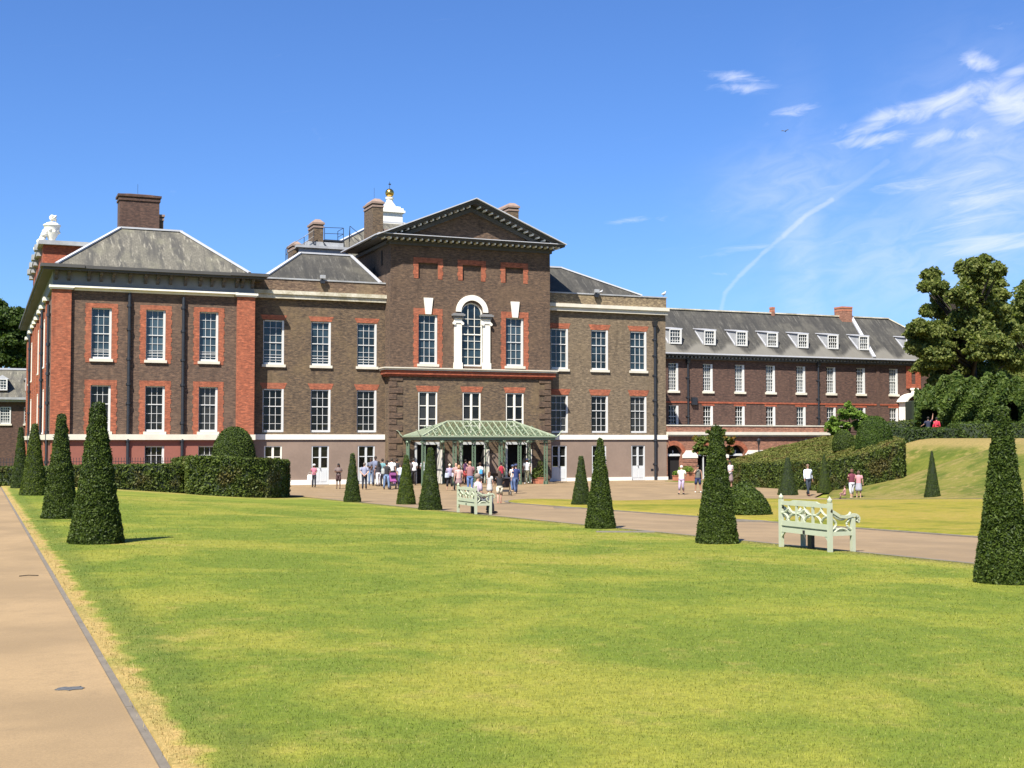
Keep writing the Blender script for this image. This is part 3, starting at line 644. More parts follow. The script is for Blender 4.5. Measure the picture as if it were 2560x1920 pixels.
# ================================================================ main palace front: two wings and the pedimented centre
pal = thing('palace_block', 'long brown brick palace front with a pedimented centre, three storeys of white sash windows', 'building', (34, 96, 0))
L_ = [(18.56, 20.05), (22.02, 23.47), (25.45, 26.92)]; R_ = [(40.98, 42.45), (44.48, 45.95), (47.94, 49.4)]
DL = [(18.68, 19.95), (22.1, 23.38), (25.53, 26.81)]; DR = [(41.05, 42.33), (44.5, 45.77), (48.0, 49.23)]
m = MB(); m.wall(17.7, 27.9, 3.6, 14.72, YW, [(a, b, 8.56, 11.74) for a, b in L_] + [(a, b, 3.75, 6.83) for a, b in L_]); m.build('wall', M['brown'], pal)
m = MB(); m.wall(40.0, 51.17, 3.6, 14.0, YW, [(a, b, 8.72, 11.87) for a, b in R_] + [(a, b, 3.75, 6.68) for a, b in R_])
m.quad((51.17, YW, 3.6), (51.17, 104, 3.6), (51.17, 104, 14.72), (51.17, YW, 14.72)); m.build('wall', M['tanbrick'], pal)
m = MB(); m.box(17.75, 27.56, YW - .1, YW + .5, 13.86, 14.7); m.build('parapet', M['parbrick'], pal)
m = MB(); m.box(40.34, 51.2, YW - .1, YW + .5, 13.86, 14.66); m.build('parapet', M['partan'], pal)
m = MB(); m.box(17.76, 27.56, YW - .16, YW + .6, 14.7, 14.8); m.build('coping', M['leaddark'], pal); m = MB(); m.box(40.34, 51.25, YW - .16, YW + .6, 14.66, 14.76); m.build('coping', M['leaddark'], pal)
m = MB(); m.box(17.76, 27.56, YW - .42, YW, 13.6, 13.86); m.box(17.76, 27.56, YW - .3, YW, 13.3, 13.6); m.build('cornice', M['stainstone'], pal)
m = MB(); m.box(40.34, 51.32, YW - .42, YW, 13.58, 13.85); m.box(40.34, 51.25, YW - .28, YW, 13.28, 13.58); m.build('cornice', M['stone'], pal)
m = MB(); m.wall(17.7, 27.9, 0, 3.23, YW - .02, [(a, b, .0, 2.78) for a, b in DL]); m.build('rendered_base', M['stucco'], pal); m = MB(); m.wall(40.0, 51.2, 0, 3.23, YW - .02, [(a, b, .0, 2.77) for a, b in DR]); m.quad((51.2, YW - .02, 0), (51.2, 104, 0), (51.2, 104, 3.23), (51.2, YW - .02, 3.23))
m.box(17.9, 27.5, YW - .028, YW - .021, 1.3, 1.33) if False else None
m.build('rendered_base', M['stucco'], pal)
m = MB(); m.box(17.76, 27.56, YW - .12, YW + .2, 3.231, 3.6); m.box(40.34, 51.28, YW - .12, YW + .2, 3.231, 3.6); m.build('stone_band', M['white'], pal)
m = MB()
def plinth(x0, x1, ds, h):
    e = x0
    for a, b in ds: m.box(e, a, YW - .09, YW, -.1, h); e = b
    m.box(e, x1, YW - .09, YW, -.1, h)
plinth(17.76, 27.56, DL, .34); plinth(40.34, 51.3, DR, .26); m.build('plinth', M['white'], pal)
for a, b, z, h, w in [(a, b, 6.85, .42, .24) for a, b in L_] + [(a, b, 11.78, .34, .22) for a, b in L_] + [(a, b, 6.72, .46, .24) for a, b in R_] + [(a, b, 11.9, .42, .24) for a, b in R_]:
    m = MB(); lintel(m, a, b, z, h, YW, w); m.build('brick_lintel', M['orange'], pal)
for i, (a, b) in enumerate(L_): sash(pal, a, b, 8.56, 11.74, YW, 3, 6, lowered=.8, fr=.10, rev=.11); sash(pal, a, b, 3.75, 6.83, YW, 3, 5, 'glasslow', meet=.6, sill=False, rev=.09)
for i, (a, b) in enumerate(R_): sash(pal, a, b, 8.72, 11.87, YW, 3, 5, meet=.62, rev=.08, fr=.09); sash(pal, a, b, 3.75, 6.68, YW, 3, 5, 'glasslow', meet=.6, sill=False, rev=.12)
for i, (a, b) in enumerate(DL): casement(pal, a, b, 0 if i else .9, 2.78, YW - .02, [2.0 if i != 1 else 1.95], 1.2 if i else 0)
for i, (a, b) in enumerate(DR): casement(pal, a, b, 0, 2.77, YW - .02, [1.95], 1.15)
pipe(pal, 50.1, YW, 0, 12.35, [1.2, 3.1, 5.2, 6.3, 8.3, 9.9, 11.2], r=.11)
m = MB(); m.box(49.75, 49.98, YW - .05, YW - .02, .75, .9); m.build('air_vent', M['iron'], pal)

# centre block
UB = [(29.72, 31.2), (36.66, 38.13)]; LB = [(29.72, 31.2), (33.19, 34.63), (36.67, 38.13)]; FW_ = [(29.7, 31.22), (33.17, 34.65), (36.62, 38.1)]
AX, AR = 33.92, .86
m = MB(); m.wall(27.57, 40.33, 8.5, 17.75, YB, [(a, b, 8.77, 12.45) for a, b in UB] + [(AX - AR, AX + AR, 8.7, 13.47)] + [(a, b, 15.1, 16.27) for a, b in FW_])
N = 14
for sgn in (-1, 1):     # spandrels of the arched opening
    pts = [(AX + sgn * AR * math.cos(t), YB, 12.6 + AR * math.sin(t)) for t in [math.pi / 2 * i / N for i in range(N + 1)]]
    for p, q in zip(pts[:-1], pts[1:]):
        a = [(p[0], YB, 13.47), (q[0], YB, 13.47), q, p]; m.quad(*(a if sgn > 0 else a[::-1])); m.quad(p, q, (q[0], YB + .3, q[2]), (p[0], YB + .3, p[2]))
for a, b in FW_: m.quad((a, YB + .14, 15.1), (b, YB + .14, 15.1), (b, YB + .14, 16.27), (a, YB + .14, 16.27))
for x in (27.57, 40.33): m.quad((x, YB, 8.5), (x, 98, 8.5), (x, 98, 18.1), (x, YB, 18.1))
m.quad((27.57, 98, 8.5), (27.57, 98, 18.2), (40.33, 98, 18.2), (40.33, 98, 8.5)); m.poly([(27.6, 98, 18.1), (40.3, 98, 18.1), (33.95, 98, 20.9)])
m.build('wall', M['blockbrick'], pal)
m = MB(); DB = [(29.62, 31.2), (33.19, 34.9), (36.79, 38.33)]
m.wall(27.6, 40.3, 0, 8.0, YB, [(a, b, 3.75, 6.74) for a, b in LB] + [(a, b, 0, 2.85) for a, b in DB])
for x in (27.6, 40.3): m.quad((x, YB, 0), (x, 91, 0), (x, 91, 8.0), (x, YB, 8.0))
m.build('wall', M['brown'], pal)
for xc0, xc1, sg in ((27.52, 28.5, 1), (39.4, 40.38, -1)):
    m = MB()
    for k in range(17):
        z = .25 + k * .455; long_ = k % 2 == 0
        a, b = (xc0, xc1 if long_ else xc1 - .46) if sg > 0 else (xc0 if long_ else xc0 + .46, xc1)
        m.box(a, b, YB - .07, YB + .3, z, z + .40)
    m.build('quoins', M['blockbrick'], pal)
m = MB(); m.box(27.1, 40.8, YB - .32, 90.5, 8.3, 8.42); m.box(27.02, 40.88, YB - .42, 90.45, 8.42, 8.5); m.build('string_course', M['stone'], pal)
m = MB(); m.box(27.2, 40.7, YB - .24, 90.5, 8.0, 8.3); m.box(27.35, 40.55, YB - .13, 90.5, 7.85, 8.0); m.build('brick_band', M['redband'], pal)
for a, b in UB: m = MB(); surround(m, a, b, 8.505, 12.45, YB, .42, zt=.45); m.build('window_surround', M['orange'], pal)
for a, b in FW_: m = MB(); surround(m, a, b, 15.1, 16.27, YB, .41, zt=.38); m.build('window_surround', M['orange'], pal)
for a, b in LB: m = MB(); lintel(m, a, b, 6.76, .42, YB, .2); m.build('brick_lintel', M['orange'], pal)
for a, b in UB:
    m = MB(); c = (a + b) / 2; m.extr([(c - .22, YB - .02, 12.47), (c + .22, YB - .02, 12.47), (c + .36, YB - .02, 13.68), (c - .36, YB - .02, 13.68)], (0, 0, 0), (0, -.1, 0)); m.build('keystone', M['white'], pal, fix='all')
    sash(pal, a, b, 8.77, 12.45, YB, 3, 6, meet=.5)
for a, b in LB: casement(pal, a, b, 3.75, 6.74, YB, [4.25, 4.75, 5.72], 0, 'window')
# Venetian window in the middle
g = MB(); g.box(AX - AR, AX + AR, YB + .2, YB + .23, 8.7, 12.6); g.poly([(AX + AR * math.cos(math.pi * i / 20), YB + .2, 12.6 + AR * math.sin(math.pi * i / 20)) for i in range(20, -1, -1)][::-1]); vw = g.build('window', M['glassup'], pal); vw['label'] = 'tall arched centre window'
f = MB(); a, b = YB + .1, YB + .2
f.box(AX - AR, AX - AR + .09, a, b, 8.7, 12.6); f.box(AX + AR - .09, AX + AR, a, b, 8.7, 12.6); f.box(AX - AR, AX + AR, a, b, 8.7, 8.82); f.box(AX - AR + .09, AX + AR - .09, a, b - .01, 11.05, 11.13)
for i in (-1, 1): f.box(AX + i * .26 - .02, AX + i * .26 + .02, a + .04, b - .02, 8.8, 13.3)
for z in (9.4, 10.0, 10.6, 11.7, 12.25): f.box(AX - AR + .09, AX + AR - .09, a + .042, b - .022, z - .018, z + .018)
for i in range(20):
    t0, t1 = math.pi * i / 20, math.pi * (i + 1) / 20; f.bar((AX + (AR - .04) * math.cos(t0), YB + .15, 12.6 + (AR - .04) * math.sin(t0)), (AX + (AR - .04) * math.cos(t1), YB + .15, 12.6 + (AR - .04) * math.sin(t1)), .1, .08, (0, 1, 0))
f.build('frame', M['white'], vw)
m = MB()
for i in range(24):
    t0, t1 = math.pi * i / 24, math.pi * (i + 1) / 24
    q = [(AX + r * math.cos(t), YB - .12, 12.75 + r * math.sin(t)) for r, t in ((AR + .02, t0), (AR + .42, t0), (AR + .42, t1), (AR + .02, t1))]; m.extr(q, (0, 0, 0), (0, .14, 0))
m.build('arch_moulding', M['white'], pal, fix='all')
for s in (-1, 1):
    x0, x1 = (AX - 1.42, AX - AR) if s < 0 else (AX + AR, AX + 1.42)
    m = MB(); m.box(x0, x1, YB - .16, YB + .15, 8.95, 11.9); m.box(x0 - .05, x1 + .05, YB - .22, YB + .1, 8.5, 8.95); p_ = m.build('window_pilaster', M['white'], pal)
    c = MB(); c.box(x0 - .07, x1 + .07, YB - .22, YB + .1, 11.9, 12.0); c.box(x0 - .02, x1 + .02, YB - .18, YB + .1, 12.0, 12.25)
    for k in (x0 - .04, x1 + .04): c.tube([(k, YB - .26, 11.86), (k, YB - .05, 11.86)], .11, 10)
    c.build('capital', M['white'], p_)
    c = MB(); c.box(x0 - .1, x1 + .1, YB - .28, YB + .1, 12.25, 12.42); c.box(x0 - .2, x1 + .2, YB - .38, YB + .1, 12.42, 12.56); c.box(x0 - .1, x1 + .1, YB - .3, YB + .05, 12.56, 12.62); c.build('entablature', M['frieze'], p_)
# dark doorways under the canopy with open white leaves
for a, b in DB:
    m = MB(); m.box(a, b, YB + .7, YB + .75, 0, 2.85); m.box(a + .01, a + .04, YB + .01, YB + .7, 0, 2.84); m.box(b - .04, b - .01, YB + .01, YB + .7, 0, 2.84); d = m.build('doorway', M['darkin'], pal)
    f = MB(); f.box(a - .16, a, YB - .05, YB + .1, 0, 2.86); f.box(b, b + .16, YB - .05, YB + .1, 0, 2.86); f.box(a - .16, b + .16, YB - .06, YB + .1, 2.861, 3.05); f.build('door_frame', M['door'], d)
    f = MB(); f.box(b - .02, b + .04, YB - 1.0, YB - .07, .03, 2.5); f.build('door_leaf', M['white'], d)
m = MB(); m.box(28.9, 38.6, YB - .05, YB + .1, 3.24, 3.58); m.build('stone_band', M['stone'], pal)
for x in (32.35, 35.85):
    m = MB(); m.box(x - .55, x + .35, YB - .1, YB - .03, .7, 2.2); n_ = m.build('notice_board', M['stucco'], pal)

# pediment
XL, XR, YF = 26.35, 41.0, YB - 1.0; XA, ZA = 33.83, 21.1; ZC = 18.1
m = MB(); m.box(27.45, 40.45, YB - .12, YB + .3, 17.79, 17.94); m.box(27.45, 40.45, YB - .14, YB + .3, 17.5, 17.72); m.box(27.3, 40.6, YB - .3, YB + .3, 17.72, 17.8); m.box(XL + .1, XR - .1, YF + .08, YB + .3, 17.93, 18.02); m.box(XL, XR, YF, YB + .3, 18.02, ZC)
for s in (0, 1):
    a, b = (XL, 27.57) if s == 0 else (40.33, XR); m.box(a, b, YB + .3, 98, 18.02, ZC - .01); m.box(a + (.15 if s == 0 else 0), b - (0 if s == 0 else .15), YB + .3, 97.9, 17.93, 18.02)
    a, b = (27.3, 27.57) if s == 0 else (40.33, 40.6); m.box(a, b, YB + .3, 97.8, 17.55, 17.8)
sl = .413
for s in (-1, 1):      # raking cornices
    def rk(t, off, y): x = XA + s * t; return (x, y, ZA - t * sl - off)
    T = XA - XL if s < 0 else XR - XA
    m.extr([rk(0, 0, YF), rk(T + .12, 0, YF), rk(T + .12, .17, YF), rk(0, .17, YF)], (0, -.06, 0), (0, 1.4, 0))
    m.extr([rk(0, .17, YF), rk(T, .17, YF), rk(T - .25, .30, YF), rk(0, .30, YF)], (0, .04, 0), (0, 1.4, 0))
    m.extr([rk(0, .29, YF), rk(T - .4, .29, YF), rk(T - 1.2, .55, YF), rk(0, .55, YF)], (0, .85, 0), (0, 1.35, 0))
    m.extr([rk(0, .52, YF), rk(T - 1.2, .52, YF), rk(T - 1.5, .82, YF), rk(0, .82, YF)], (0, .72, 0), (0, 1.4, 0))
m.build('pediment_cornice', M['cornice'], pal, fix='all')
x = XL + .5
while x < XR - .25: m = MB(); m.box(x - .055, x + .055, YF + .14, YB - .13, 17.80, 17.925); x += .478; m.build('modillion', M['dentil'], pal)
for s in (-1, 1):
    for k in range(14):
        t = .42 + k * .478; x = XA + s * t; z = ZA - t * sl - .40
        m = MB(); m.box(x - .055, x + .055, YF + .09, YB - .1, z - .04, z + .075); m.build('modillion', M['dentil'], pal)
m = MB(); m.poly([(XL + 1.1, YB, ZC), (XR - .7, YB, ZC), (XA, YB, ZA - .45)]); m.build('tympanum', M['blockbrick'], pal)
m = MB()
for s in (-1, 1):
    T = XA - XL if s < 0 else XR - XA; a = (XA, YF - .1, ZA + .02); b = (XA + s * (T + .15), YF - .1, ZA - (T + .15) * sl + .02); c = (b[0], 98, b[2]); d = (a[0], 98, a[2]); m.quad(*( (a, b, c, d) if s < 0 else (b, a, d, c)))
rf = m.build('gable_roof', M['roofdark'], pal)
m = MB()
for s in (-1, 1):
    T = XA - XL if s < 0 else XR - XA; m.bar((XA, YF - .1, ZA + .04), (XA + s * (T + .2), YF - .1, ZA - (T + .2) * sl + .04), .3, .07); m.bar((XA + s * (T + .12), YF, ZA - (T + .12) * sl + .05), (XA + s * (T + .12), 98, ZA - (T + .12) * sl + .05), .2, .08)
m.bar((XL, YF + .3, ZC + .03), (XR, YF + .3, ZC + .03), .8, .05); m.build('lead_flashing', M['lead'], rf)
# side wall details of the block
m = MB(); m.box(27.53, 27.57, 91.3, 91.6, 16.2, 17.3); m.box(27.53, 27.57, 93.4, 93.8, 15.1, 16.3); m.build('vent_slots', M['darkin'], pal)
# wing roofs
m = MB(); P = hip(m, 18.7, 27.35, 91.05, 97, 14.82, 22.0, 25.9, 94, 94.2, 17.15); rf = m.build('roof', M['roofdark'], pal); rf['label'] = 'hipped slate roof of the left wing'; hiprolls(rf, P, .13)
m = MB(); P = hip(m, 39.5, 49.3, 91.05, 97, 14.82, 41, 43.45, 94, 94.2, 17.15); rf = m.build('roof', M['roofdark'], pal); rf['label'] = 'hipped slate roof of the right wing'; hiprolls(rf, P, .13, which=(1, 2))
# higher roofs, cupola and stacks behind
m = MB(); P = hip(m, 25.5, 43, 104, 120, 18.6, 33.2, 35.6, 111.2, 112.8, 22.95); rf = m.build('roof', M['roof'], pal); hiprolls(rf, P, .16)
m = MB(); m.box(17.8, 51.1, 98.2, 120, 12, 14.6); m.box(27.3, 43.2, 103.6, 120.4, 14.6, 18.6); m.build('rear_walls', M['blockbrick'], pal)
m = MB(); m.box(23.9, 28.0, 102.6, 105.6, 17.2, 18.9); m.box(23.6, 28.1, 102.3, 105.8, 18.9, 19.1); m.box(24.6, 27.7, 102.8, 105.5, 19.1, 19.5); m.build('lead_flat', M['leaddark'], pal)
chimney(pal, 23.5, 24.12, 103, 105, 17, 19.1, pitch=.25); chimney(pal, 25.2, 26.0, 103, 104.9, 17, 21.0); chimney(pal, 29.64, 30.52, 101, 103.6, 17, 22.7); chimney(pal, 30.53, 31.1, 101.2, 102.6, 17, 20.5, pitch=.05); chimney(pal, 41.75, 42.66, 101, 104.4, 15, 23.2)
m = MB(); m.tube([(30.1, 102.2, 23.0), (30.1, 102.2, 24.2)], .012, 5); m.build('lightning_rod', M['iron'], pal)
m = MB()      # roof walkway railing
def rail(P, h=1.0, n=2):
    for a, b in zip(P[:-1], P[1:]):
        a = Vector(a); b = Vector(b)
        for k in range(1, n + 1): m.tube([a + Vector((0, 0, h * k / n)), b + Vector((0, 0, h * k / n))], .025, 5)
    for p in P: m.tube([p, Vector(p) + Vector((0, 0, h))], .03, 5)
rail([(26.1, 103, 19.75), (27.7, 103, 19.8), (27.7, 104.8, 19.8)]); rail([(28.2, 103, 18.9), (28.25, 103, 19.7), (29.3, 103, 18.9)], 1.3); rail([(22.8, 102.6, 17.7), (22.9, 102.6, 17.9), (24.3, 102.6, 18.8), (25.1, 102.6, 19.4)], 1.0)
m.box(26.1, 27.75, 102.9, 104.9, 19.62, 19.75); m.bar((25.9, 102.7, 19.5), (27.0, 102.6, 18.1), .06); m.bar((25.0, 102.7, 19.5), (26.1, 102.6, 18.1), .06); m.bar((27.7, 102.8, 19.6), (27.7, 102.8, 17.3), .08)
m.build('roof_railing', M['iron'], pal)
cu = MB(); cx, cy = 34.45, 112
cu.box(cx - .95, cx + .95, cy - .95, cy + .95, 22.6, 23.9); cu.box(cx - 1.15, cx + 1.15, cy - 1.15, cy + 1.15, 23.9, 24.1); cu.box(cx - 1.02, cx + 1.02, cy - 1.02, cy + 1.02, 24.1, 24.32); cu.box(cx - .8, cx + .8, cy - .8, cy + .8, 24.32, 24.5)
cu.lathe([(.74, 24.5), (.6, 24.62), (.36, 24.95), (.28, 25.2), (.38, 25.3), (.38, 25.44), (.2, 25.46)], (cx, cy, 0), 16); c_ = cu.build('cupola', M['white'], pal)
b_ = MB(); b_.ball((cx, cy, 25.85), .41, 18); b_.build('gilt_ball', M['gold'], c_, smooth=True)
b_ = MB(); b_.tube([(cx, cy, 26.2), (cx, cy, 26.9)], .02, 5); b_.box(cx - .1, cx + .12, cy - .01, cy + .01, 26.6, 26.72); b_.build('weather_vane', M['iron'], c_)

# ================================================================ north range with dormers
rg = thing('long_brick_range', 'long low dark red brick range with a row of dormer windows', 'building', (67, 102, 0))
YR = 98.0; RWX = [(55.62, 56.6), (59.12, 60.1), (62.42, 63.4), (65.68, 66.66), (68.97, 69.95), (72.3, 73.3), (75.68, 76.66), (79.46, 80.46)]
m = MB(); m.wall(51.0, 88, 3.0, 10.4, YR, [(a, b, 7.5, 9.93) for a, b in RWX] + [(a, b, 4.3, 6.22) for a, b in RWX], .25); m.quad((88, YR, 3), (88, 106, 3), (88, 106, 10.4), (88, YR, 10.4)); m.build('wall', M['rangebrick'], rg)
m = MB(); m.box(51.2, 88, YR - .05, YR, 6.45, 6.6)
for a, b in RWX[1:]: m.box(a - .15, b + .15, YR - .012, YR, 6.23, 6.44)
m.build('string_course', M['redband'], rg)
m = MB(); m.box(77.95, 78.3, YR - .06, YR, 3, 10.3); m.build('brick_seam', M['rangebrick'], rg)
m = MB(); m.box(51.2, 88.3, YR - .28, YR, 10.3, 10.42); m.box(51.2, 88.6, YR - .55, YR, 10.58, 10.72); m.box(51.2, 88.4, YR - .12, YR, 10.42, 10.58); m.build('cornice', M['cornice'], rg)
x = 51.6
while x < 86: m = MB(); m.box(x, x + .16, YR - .42, YR - .12, 10.43, 10.57); x += .38; m.build('dentil', M['frieze'], rg)
m = MB(); m.box(51.2, 88.6, YR - .66, YR - .45, 10.72, 10.84); m.build('gutter', M['lead'], rg)
m = MB(); m.quad((51.2, 97.4, 10.84), (88.6, 97.4, 10.84), (82.6, 102, 15.15), (51.2, 102, 15.15)); m.quad((88.6, 97.4, 10.84), (88.6, 106.6, 10.84), (82.6, 102, 15.15), (82.6, 102, 15.15)); m.quad((88.6, 106.6, 10.84), (51.2, 106.6, 10.84), (51.2, 102, 15.15), (82.6, 102, 15.15)); m.v = [tuple(v) for v in m.v]
rf = m.build('roof', M['rangeroof'], rg)
m = MB(); m.bar((51.2, 102, 15.18), (82.6, 102, 15.18), .4, .12); m.bar((82.6, 102, 15.2), (88.6, 97.4, 10.9), .3, .1); m.build('ridge_tiles', M['stainstone'], rf)
m = MB(); m.bar((78.1, 101.9, 15.25), (77.3, 97.4, 10.95), .3, .16); m.build('verge', M['lead'], rf)
chimney(rf, 76.7, 77.9, 101.4, 102.6, 14.6, 15.95, 'terrbrick', 'terracotta', .02, .03)
chimney(rf, 68.9, 69.22, 101.7, 102.1, 14.9, 15.6, 'terrbrick', 'terracotta', .02, .02)
for a, b in RWX: sash(rg, a, b, 7.5, 9.93, YR, 4, 8, 'glassrange', meet=.5, bar=.034, rev=.1, fr=.06, fr2=.2); sash(rg, a, b, 4.3, 6.22, YR, 3, 5, 'glassrange' if abs(a - 65.68) > .1 else 'glasslow', meet=.5, bar=.032, rev=.1, fr=.06, fr2=.2)
pipe(rg, 57.5, YR, 4.4, 10.0, [5.2, 6.9, 8.6]); pipe(rg, 71.3, YR, 4.4, 10.0, [5.2, 6.9, 8.6])
m = MB(); m.box(57.85, 58.4, YR - .25, YR - .002, 6.3, 6.95); m.build('vent_box', M['iron'], rg)
for a, b in [(55.85, 57.02), (59.4, 60.5), (62.72, 63.82), (66.0, 67.08), (69.33, 70.4), (72.65, 73.75), (76.2, 77.25), (81.7, 82.8)]:
    d = MB(); y0 = 98.3; z0, z1 = 11.62, 12.95; dz = lambda y: 10.84 + (y - 97.4) * .937
    yb = 97.4 + (z1 - 10.84) / .937
    for x in (a, b): d.extr([(x, y0, dz(y0) - .05), (x, yb + .25, z1 + .15), (x, y0, z1)], (-.04, 0, 0), (.04, 0, 0))
    d.box(a + .02, b - .02, y0 + .02, y0 + .3, dz(y0) - .3, z1 - .02); dm = d.build('dormer', M['leaddark'], rf, fix='all')
    t = MB(); t.extr([(a - .14, y0 - .12, z1), (a - .14, yb + .5, z1 + .26), (a - .14, yb + .5, z1 + .34), (a - .14, y0 - .12, z1 + .1)], (0, 0, 0), (b - a + .28, 0, 0)); t.extr([(a - .1, y0, dz(y0)), (a - .1, yb, z1), (a - .1, yb, z1 + .1), (a - .1, y0, dz(y0) + .16)], (-.02, 0, 0), (.04, 0, 0))
    t.build('dormer_roof', M['lead'], dm, fix='all')
    w = sash(dm, a, b, z0, z1, y0 - .14, 4, 4, 'glassrange', bar=.04, fr=.10, sill=False, rev=.0)
# hooded porch with a red brick niche above it
m = MB(); m.box(80.55, 81.3, YR - .9, YR, 3.1, 6.9); m.box(82.6, 83.3, YR - .9, YR, 3.1, 6.9)
for i in range(14):
    t0, t1 = R(20) + R(140) * i / 14, R(20) + R(140) * (i + 1) / 14
    q = [(81.9 + r * math.cos(t), YR, 6.35 + r * math.sin(t) * .75) for r, t in ((1.5, t0), (1.72, t0), (1.72, t1), (1.5, t1))]; m.extr(q, (0, -1.3, 0), (0, 0, 0))
pr = m.build('porch_hood', M['white'], rg, fix='all')
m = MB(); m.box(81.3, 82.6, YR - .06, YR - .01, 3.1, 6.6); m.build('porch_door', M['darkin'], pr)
m = MB(); m.box(81.45, 82.0, YR - .12, YR, 8.1, 10.2); m.box(82.55, 83.1, YR - .12, YR, 8.1, 10.2); m.box(82.0, 82.55, YR - .12, YR, 9.7, 10.2); m.box(81.6, 82.9, YR - .35, YR, 8.1, 8.5); m.build('brick_niche', M['redband'], rg)
m = MB(); m.lathe([(.34, 0), (.3, .35), (.42, .5), (.4, .62)], (82.0, YR - .5, 7.5), 12); m.build('niche_pedestal', M['white'], rg)

# ================================================================ terrace arcade in front of the range
tr = thing('terrace_arcade', 'red brick terrace wall with orange round arches and pale stone bands, below the long range', 'wall', (60, 92, 0))
AC = [51.88, 54.85, 57.8]; ar = .76; zs = 2.02
m = MB(); m.wall(51.22, 68.5, 0, 3.5, YW, [(c - ar if c > 52 else 51.3, c + ar, 0, 2.8) for c in AC], .6)
for c in AC:
    for s in (-1, 1):
        pts = [(c + s * ar * math.cos(t), YW, zs + (ar + .02) * math.sin(t)) for t in [math.pi / 2 * i / 10 for i in range(11)]]
        for p, q in zip(pts[:-1], pts[1:]):
            if p[0] < 51.22 or q[0] < 51.22: continue
            a = [(p[0], YW, 2.8), (q[0], YW, 2.8), q, p]; m.quad(*(a if s > 0 else a[::-1])); m.quad(p, q, (q[0], YW + .6, q[2]), (p[0], YW + .6, p[2]))
m.build('wall', M['terrbrick'], tr)
m = MB()
for c in AC:
    for i in range(18):
        t0, t1 = R(6) + R(168) * i / 18, R(6) + R(168) * (i + 1) / 18
        q = [(c + r * math.cos(t), YW - .02, zs + r * math.sin(t)) for r, t in ((ar, t0), (ar + .36, t0), (ar + .36, t1), (ar, t1))]
        if min(k[0] for k in q) > 51.25: m.extr(q, (0, 0, 0), (0, -.04, 0))
m.build('arch_ring', M['orange'], tr, fix='all')
m = MB()
for a, b in ((52.66, 54.08), (55.62, 57.02), (58.58, 68.5)):
    m.extr([(a, YW, 1.74), (b, YW, 1.74), (b, YW, 1.95), (b - (.3 if b < 68 else 0), YW, 2.36), (a + .3, YW, 2.36), (a, YW, 1.95)], (0, -.07, 0), (0, 0, 0))
m.build('impost_stone', M['white'], tr, fix='all')
m = MB(); m.box(51.22, 68.5, YW - .3, YW + .4, 3.62, 3.86); m.box(51.22, 68.5, YW - .18, YW + .4, 3.5, 3.62); m.box(51.22, 68.5, YW - .1, YW + .5, 4.34, 4.43); m.build('cornice', M['stone'], tr)
m = MB(); m.box(51.24, 68.5, YW - .04, YW + .35, 3.86, 4.34); m.build('parapet', M['terrbrick'], tr)
m = MB(); m.quad((51.2, YW + .3, 3.95), (68.6, YW + .3, 3.95), (68.6, YR, 3.95), (51.2, YR, 3.95)); m.build('terrace_floor', M['stainstone'], tr)
m = MB()
for x0, x1 in ((52.72, 54.05), (55.68, 56.96), (58.64, 60.5)):
    for k in range(5): m.box(x0, x1, YW - .05, YW, .15 + k * .315, .42 + k * .315)
m.build('rusticated_bricks', M['terrbrick'], tr)
for c in AC:
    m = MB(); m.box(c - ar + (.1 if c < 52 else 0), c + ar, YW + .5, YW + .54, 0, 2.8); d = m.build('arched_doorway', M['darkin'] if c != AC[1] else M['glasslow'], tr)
    f = MB(); f.box(max(51.3, c - ar), c + ar, YW + .3, YW + .44, 1.9, 2.08); f.lathe([(.05, 0), (.03, .15), (.07, .2), (.02, .3)], (c + .1, YW + .36, 2.08), 8)
    if c == AC[1]: f.box(c - .04, c + .04, YW + .36, YW + .44, 0, 1.9); f.box(c - ar, c - ar + .08, YW + .36, YW + .44, 0, 1.9); f.box(c + .5, c + .58, YW + .36, YW + .44, 0, 1.9)
    f.build('transom', M['door'], d)

# ================================================================ green iron canopy over the entrance
cn = thing('entrance_canopy', 'sage green iron canopy with pierced posts and a ribbed glass roof over the entrance', 'canopy', (33.7, 87, 0))
CX0, CX1, CY0, CY1, CZ = 28.6, 38.75, 84.95, 89.2, 3.48
def post(x, y, w=.27, ax='x', z1=3.15):
    z0 = tz(x, y) - .02; m = MB()
    def bx(a, b, c, d):
        (m.box(x + a, x + b, y - .04, y + .04, c, d) if ax == 'x' else m.box(x - .04, x + .04, y + a, y + b, c, d))
    bx(-w / 2, -w / 2 + .045, z0, z1); bx(w / 2 - .045, w / 2, z0, z1); bx(-w / 2 - .04, w / 2 + .04, z0, z0 + .22); bx(-w / 2 - .05, w / 2 + .05, z1 - .03, z1 + .03)
    m.lathe([(w / 2 + .02, 0), (w / 2 + .05, .05), (w / 2 - .02, .16)], (x, y, z1 - .16), 10)
    p_ = m.build('post', M['green'], cn); k = MB(); n = 10
    for i in range(n):
        zc = z0 + .22 + (z1 - .2 - z0 - .22) * (i + .5) / n; r = w / 2 - .05; rz_ = (z1 - z0 - .4) / n / 2
        P = [(x + (r * math.cos(t) if ax == 'x' else 0), y + (r * math.cos(t) if ax != 'x' else 0), zc + rz_ * math.sin(t)) for t in [2 * math.pi * j / 10 for j in range(11)]]
        k.tube(P, .016, 4, False)
        k.bar((x - (r if ax == 'x' else 0), y - (r if ax != 'x' else 0), zc - rz_), (x + (r if ax == 'x' else 0), y + (r if ax != 'x' else 0), zc + rz_), .02)
    k.build('pierced_panel', M['green'], p_); return p_
for x in (28.75, 31.05, 32.5, 34.55, 36.03, 38.1): post(x, CY0 + .2)
post(28.75, CY0 + .45, .27, 'y')
for x in (28.8, 31.45, 32.9, 34.95, 36.3): post(x, CY1 - .35)
post(28.7, CY1 - .7, .3, 'y'); post(38.2, CY1 - .7, .5, 'y')
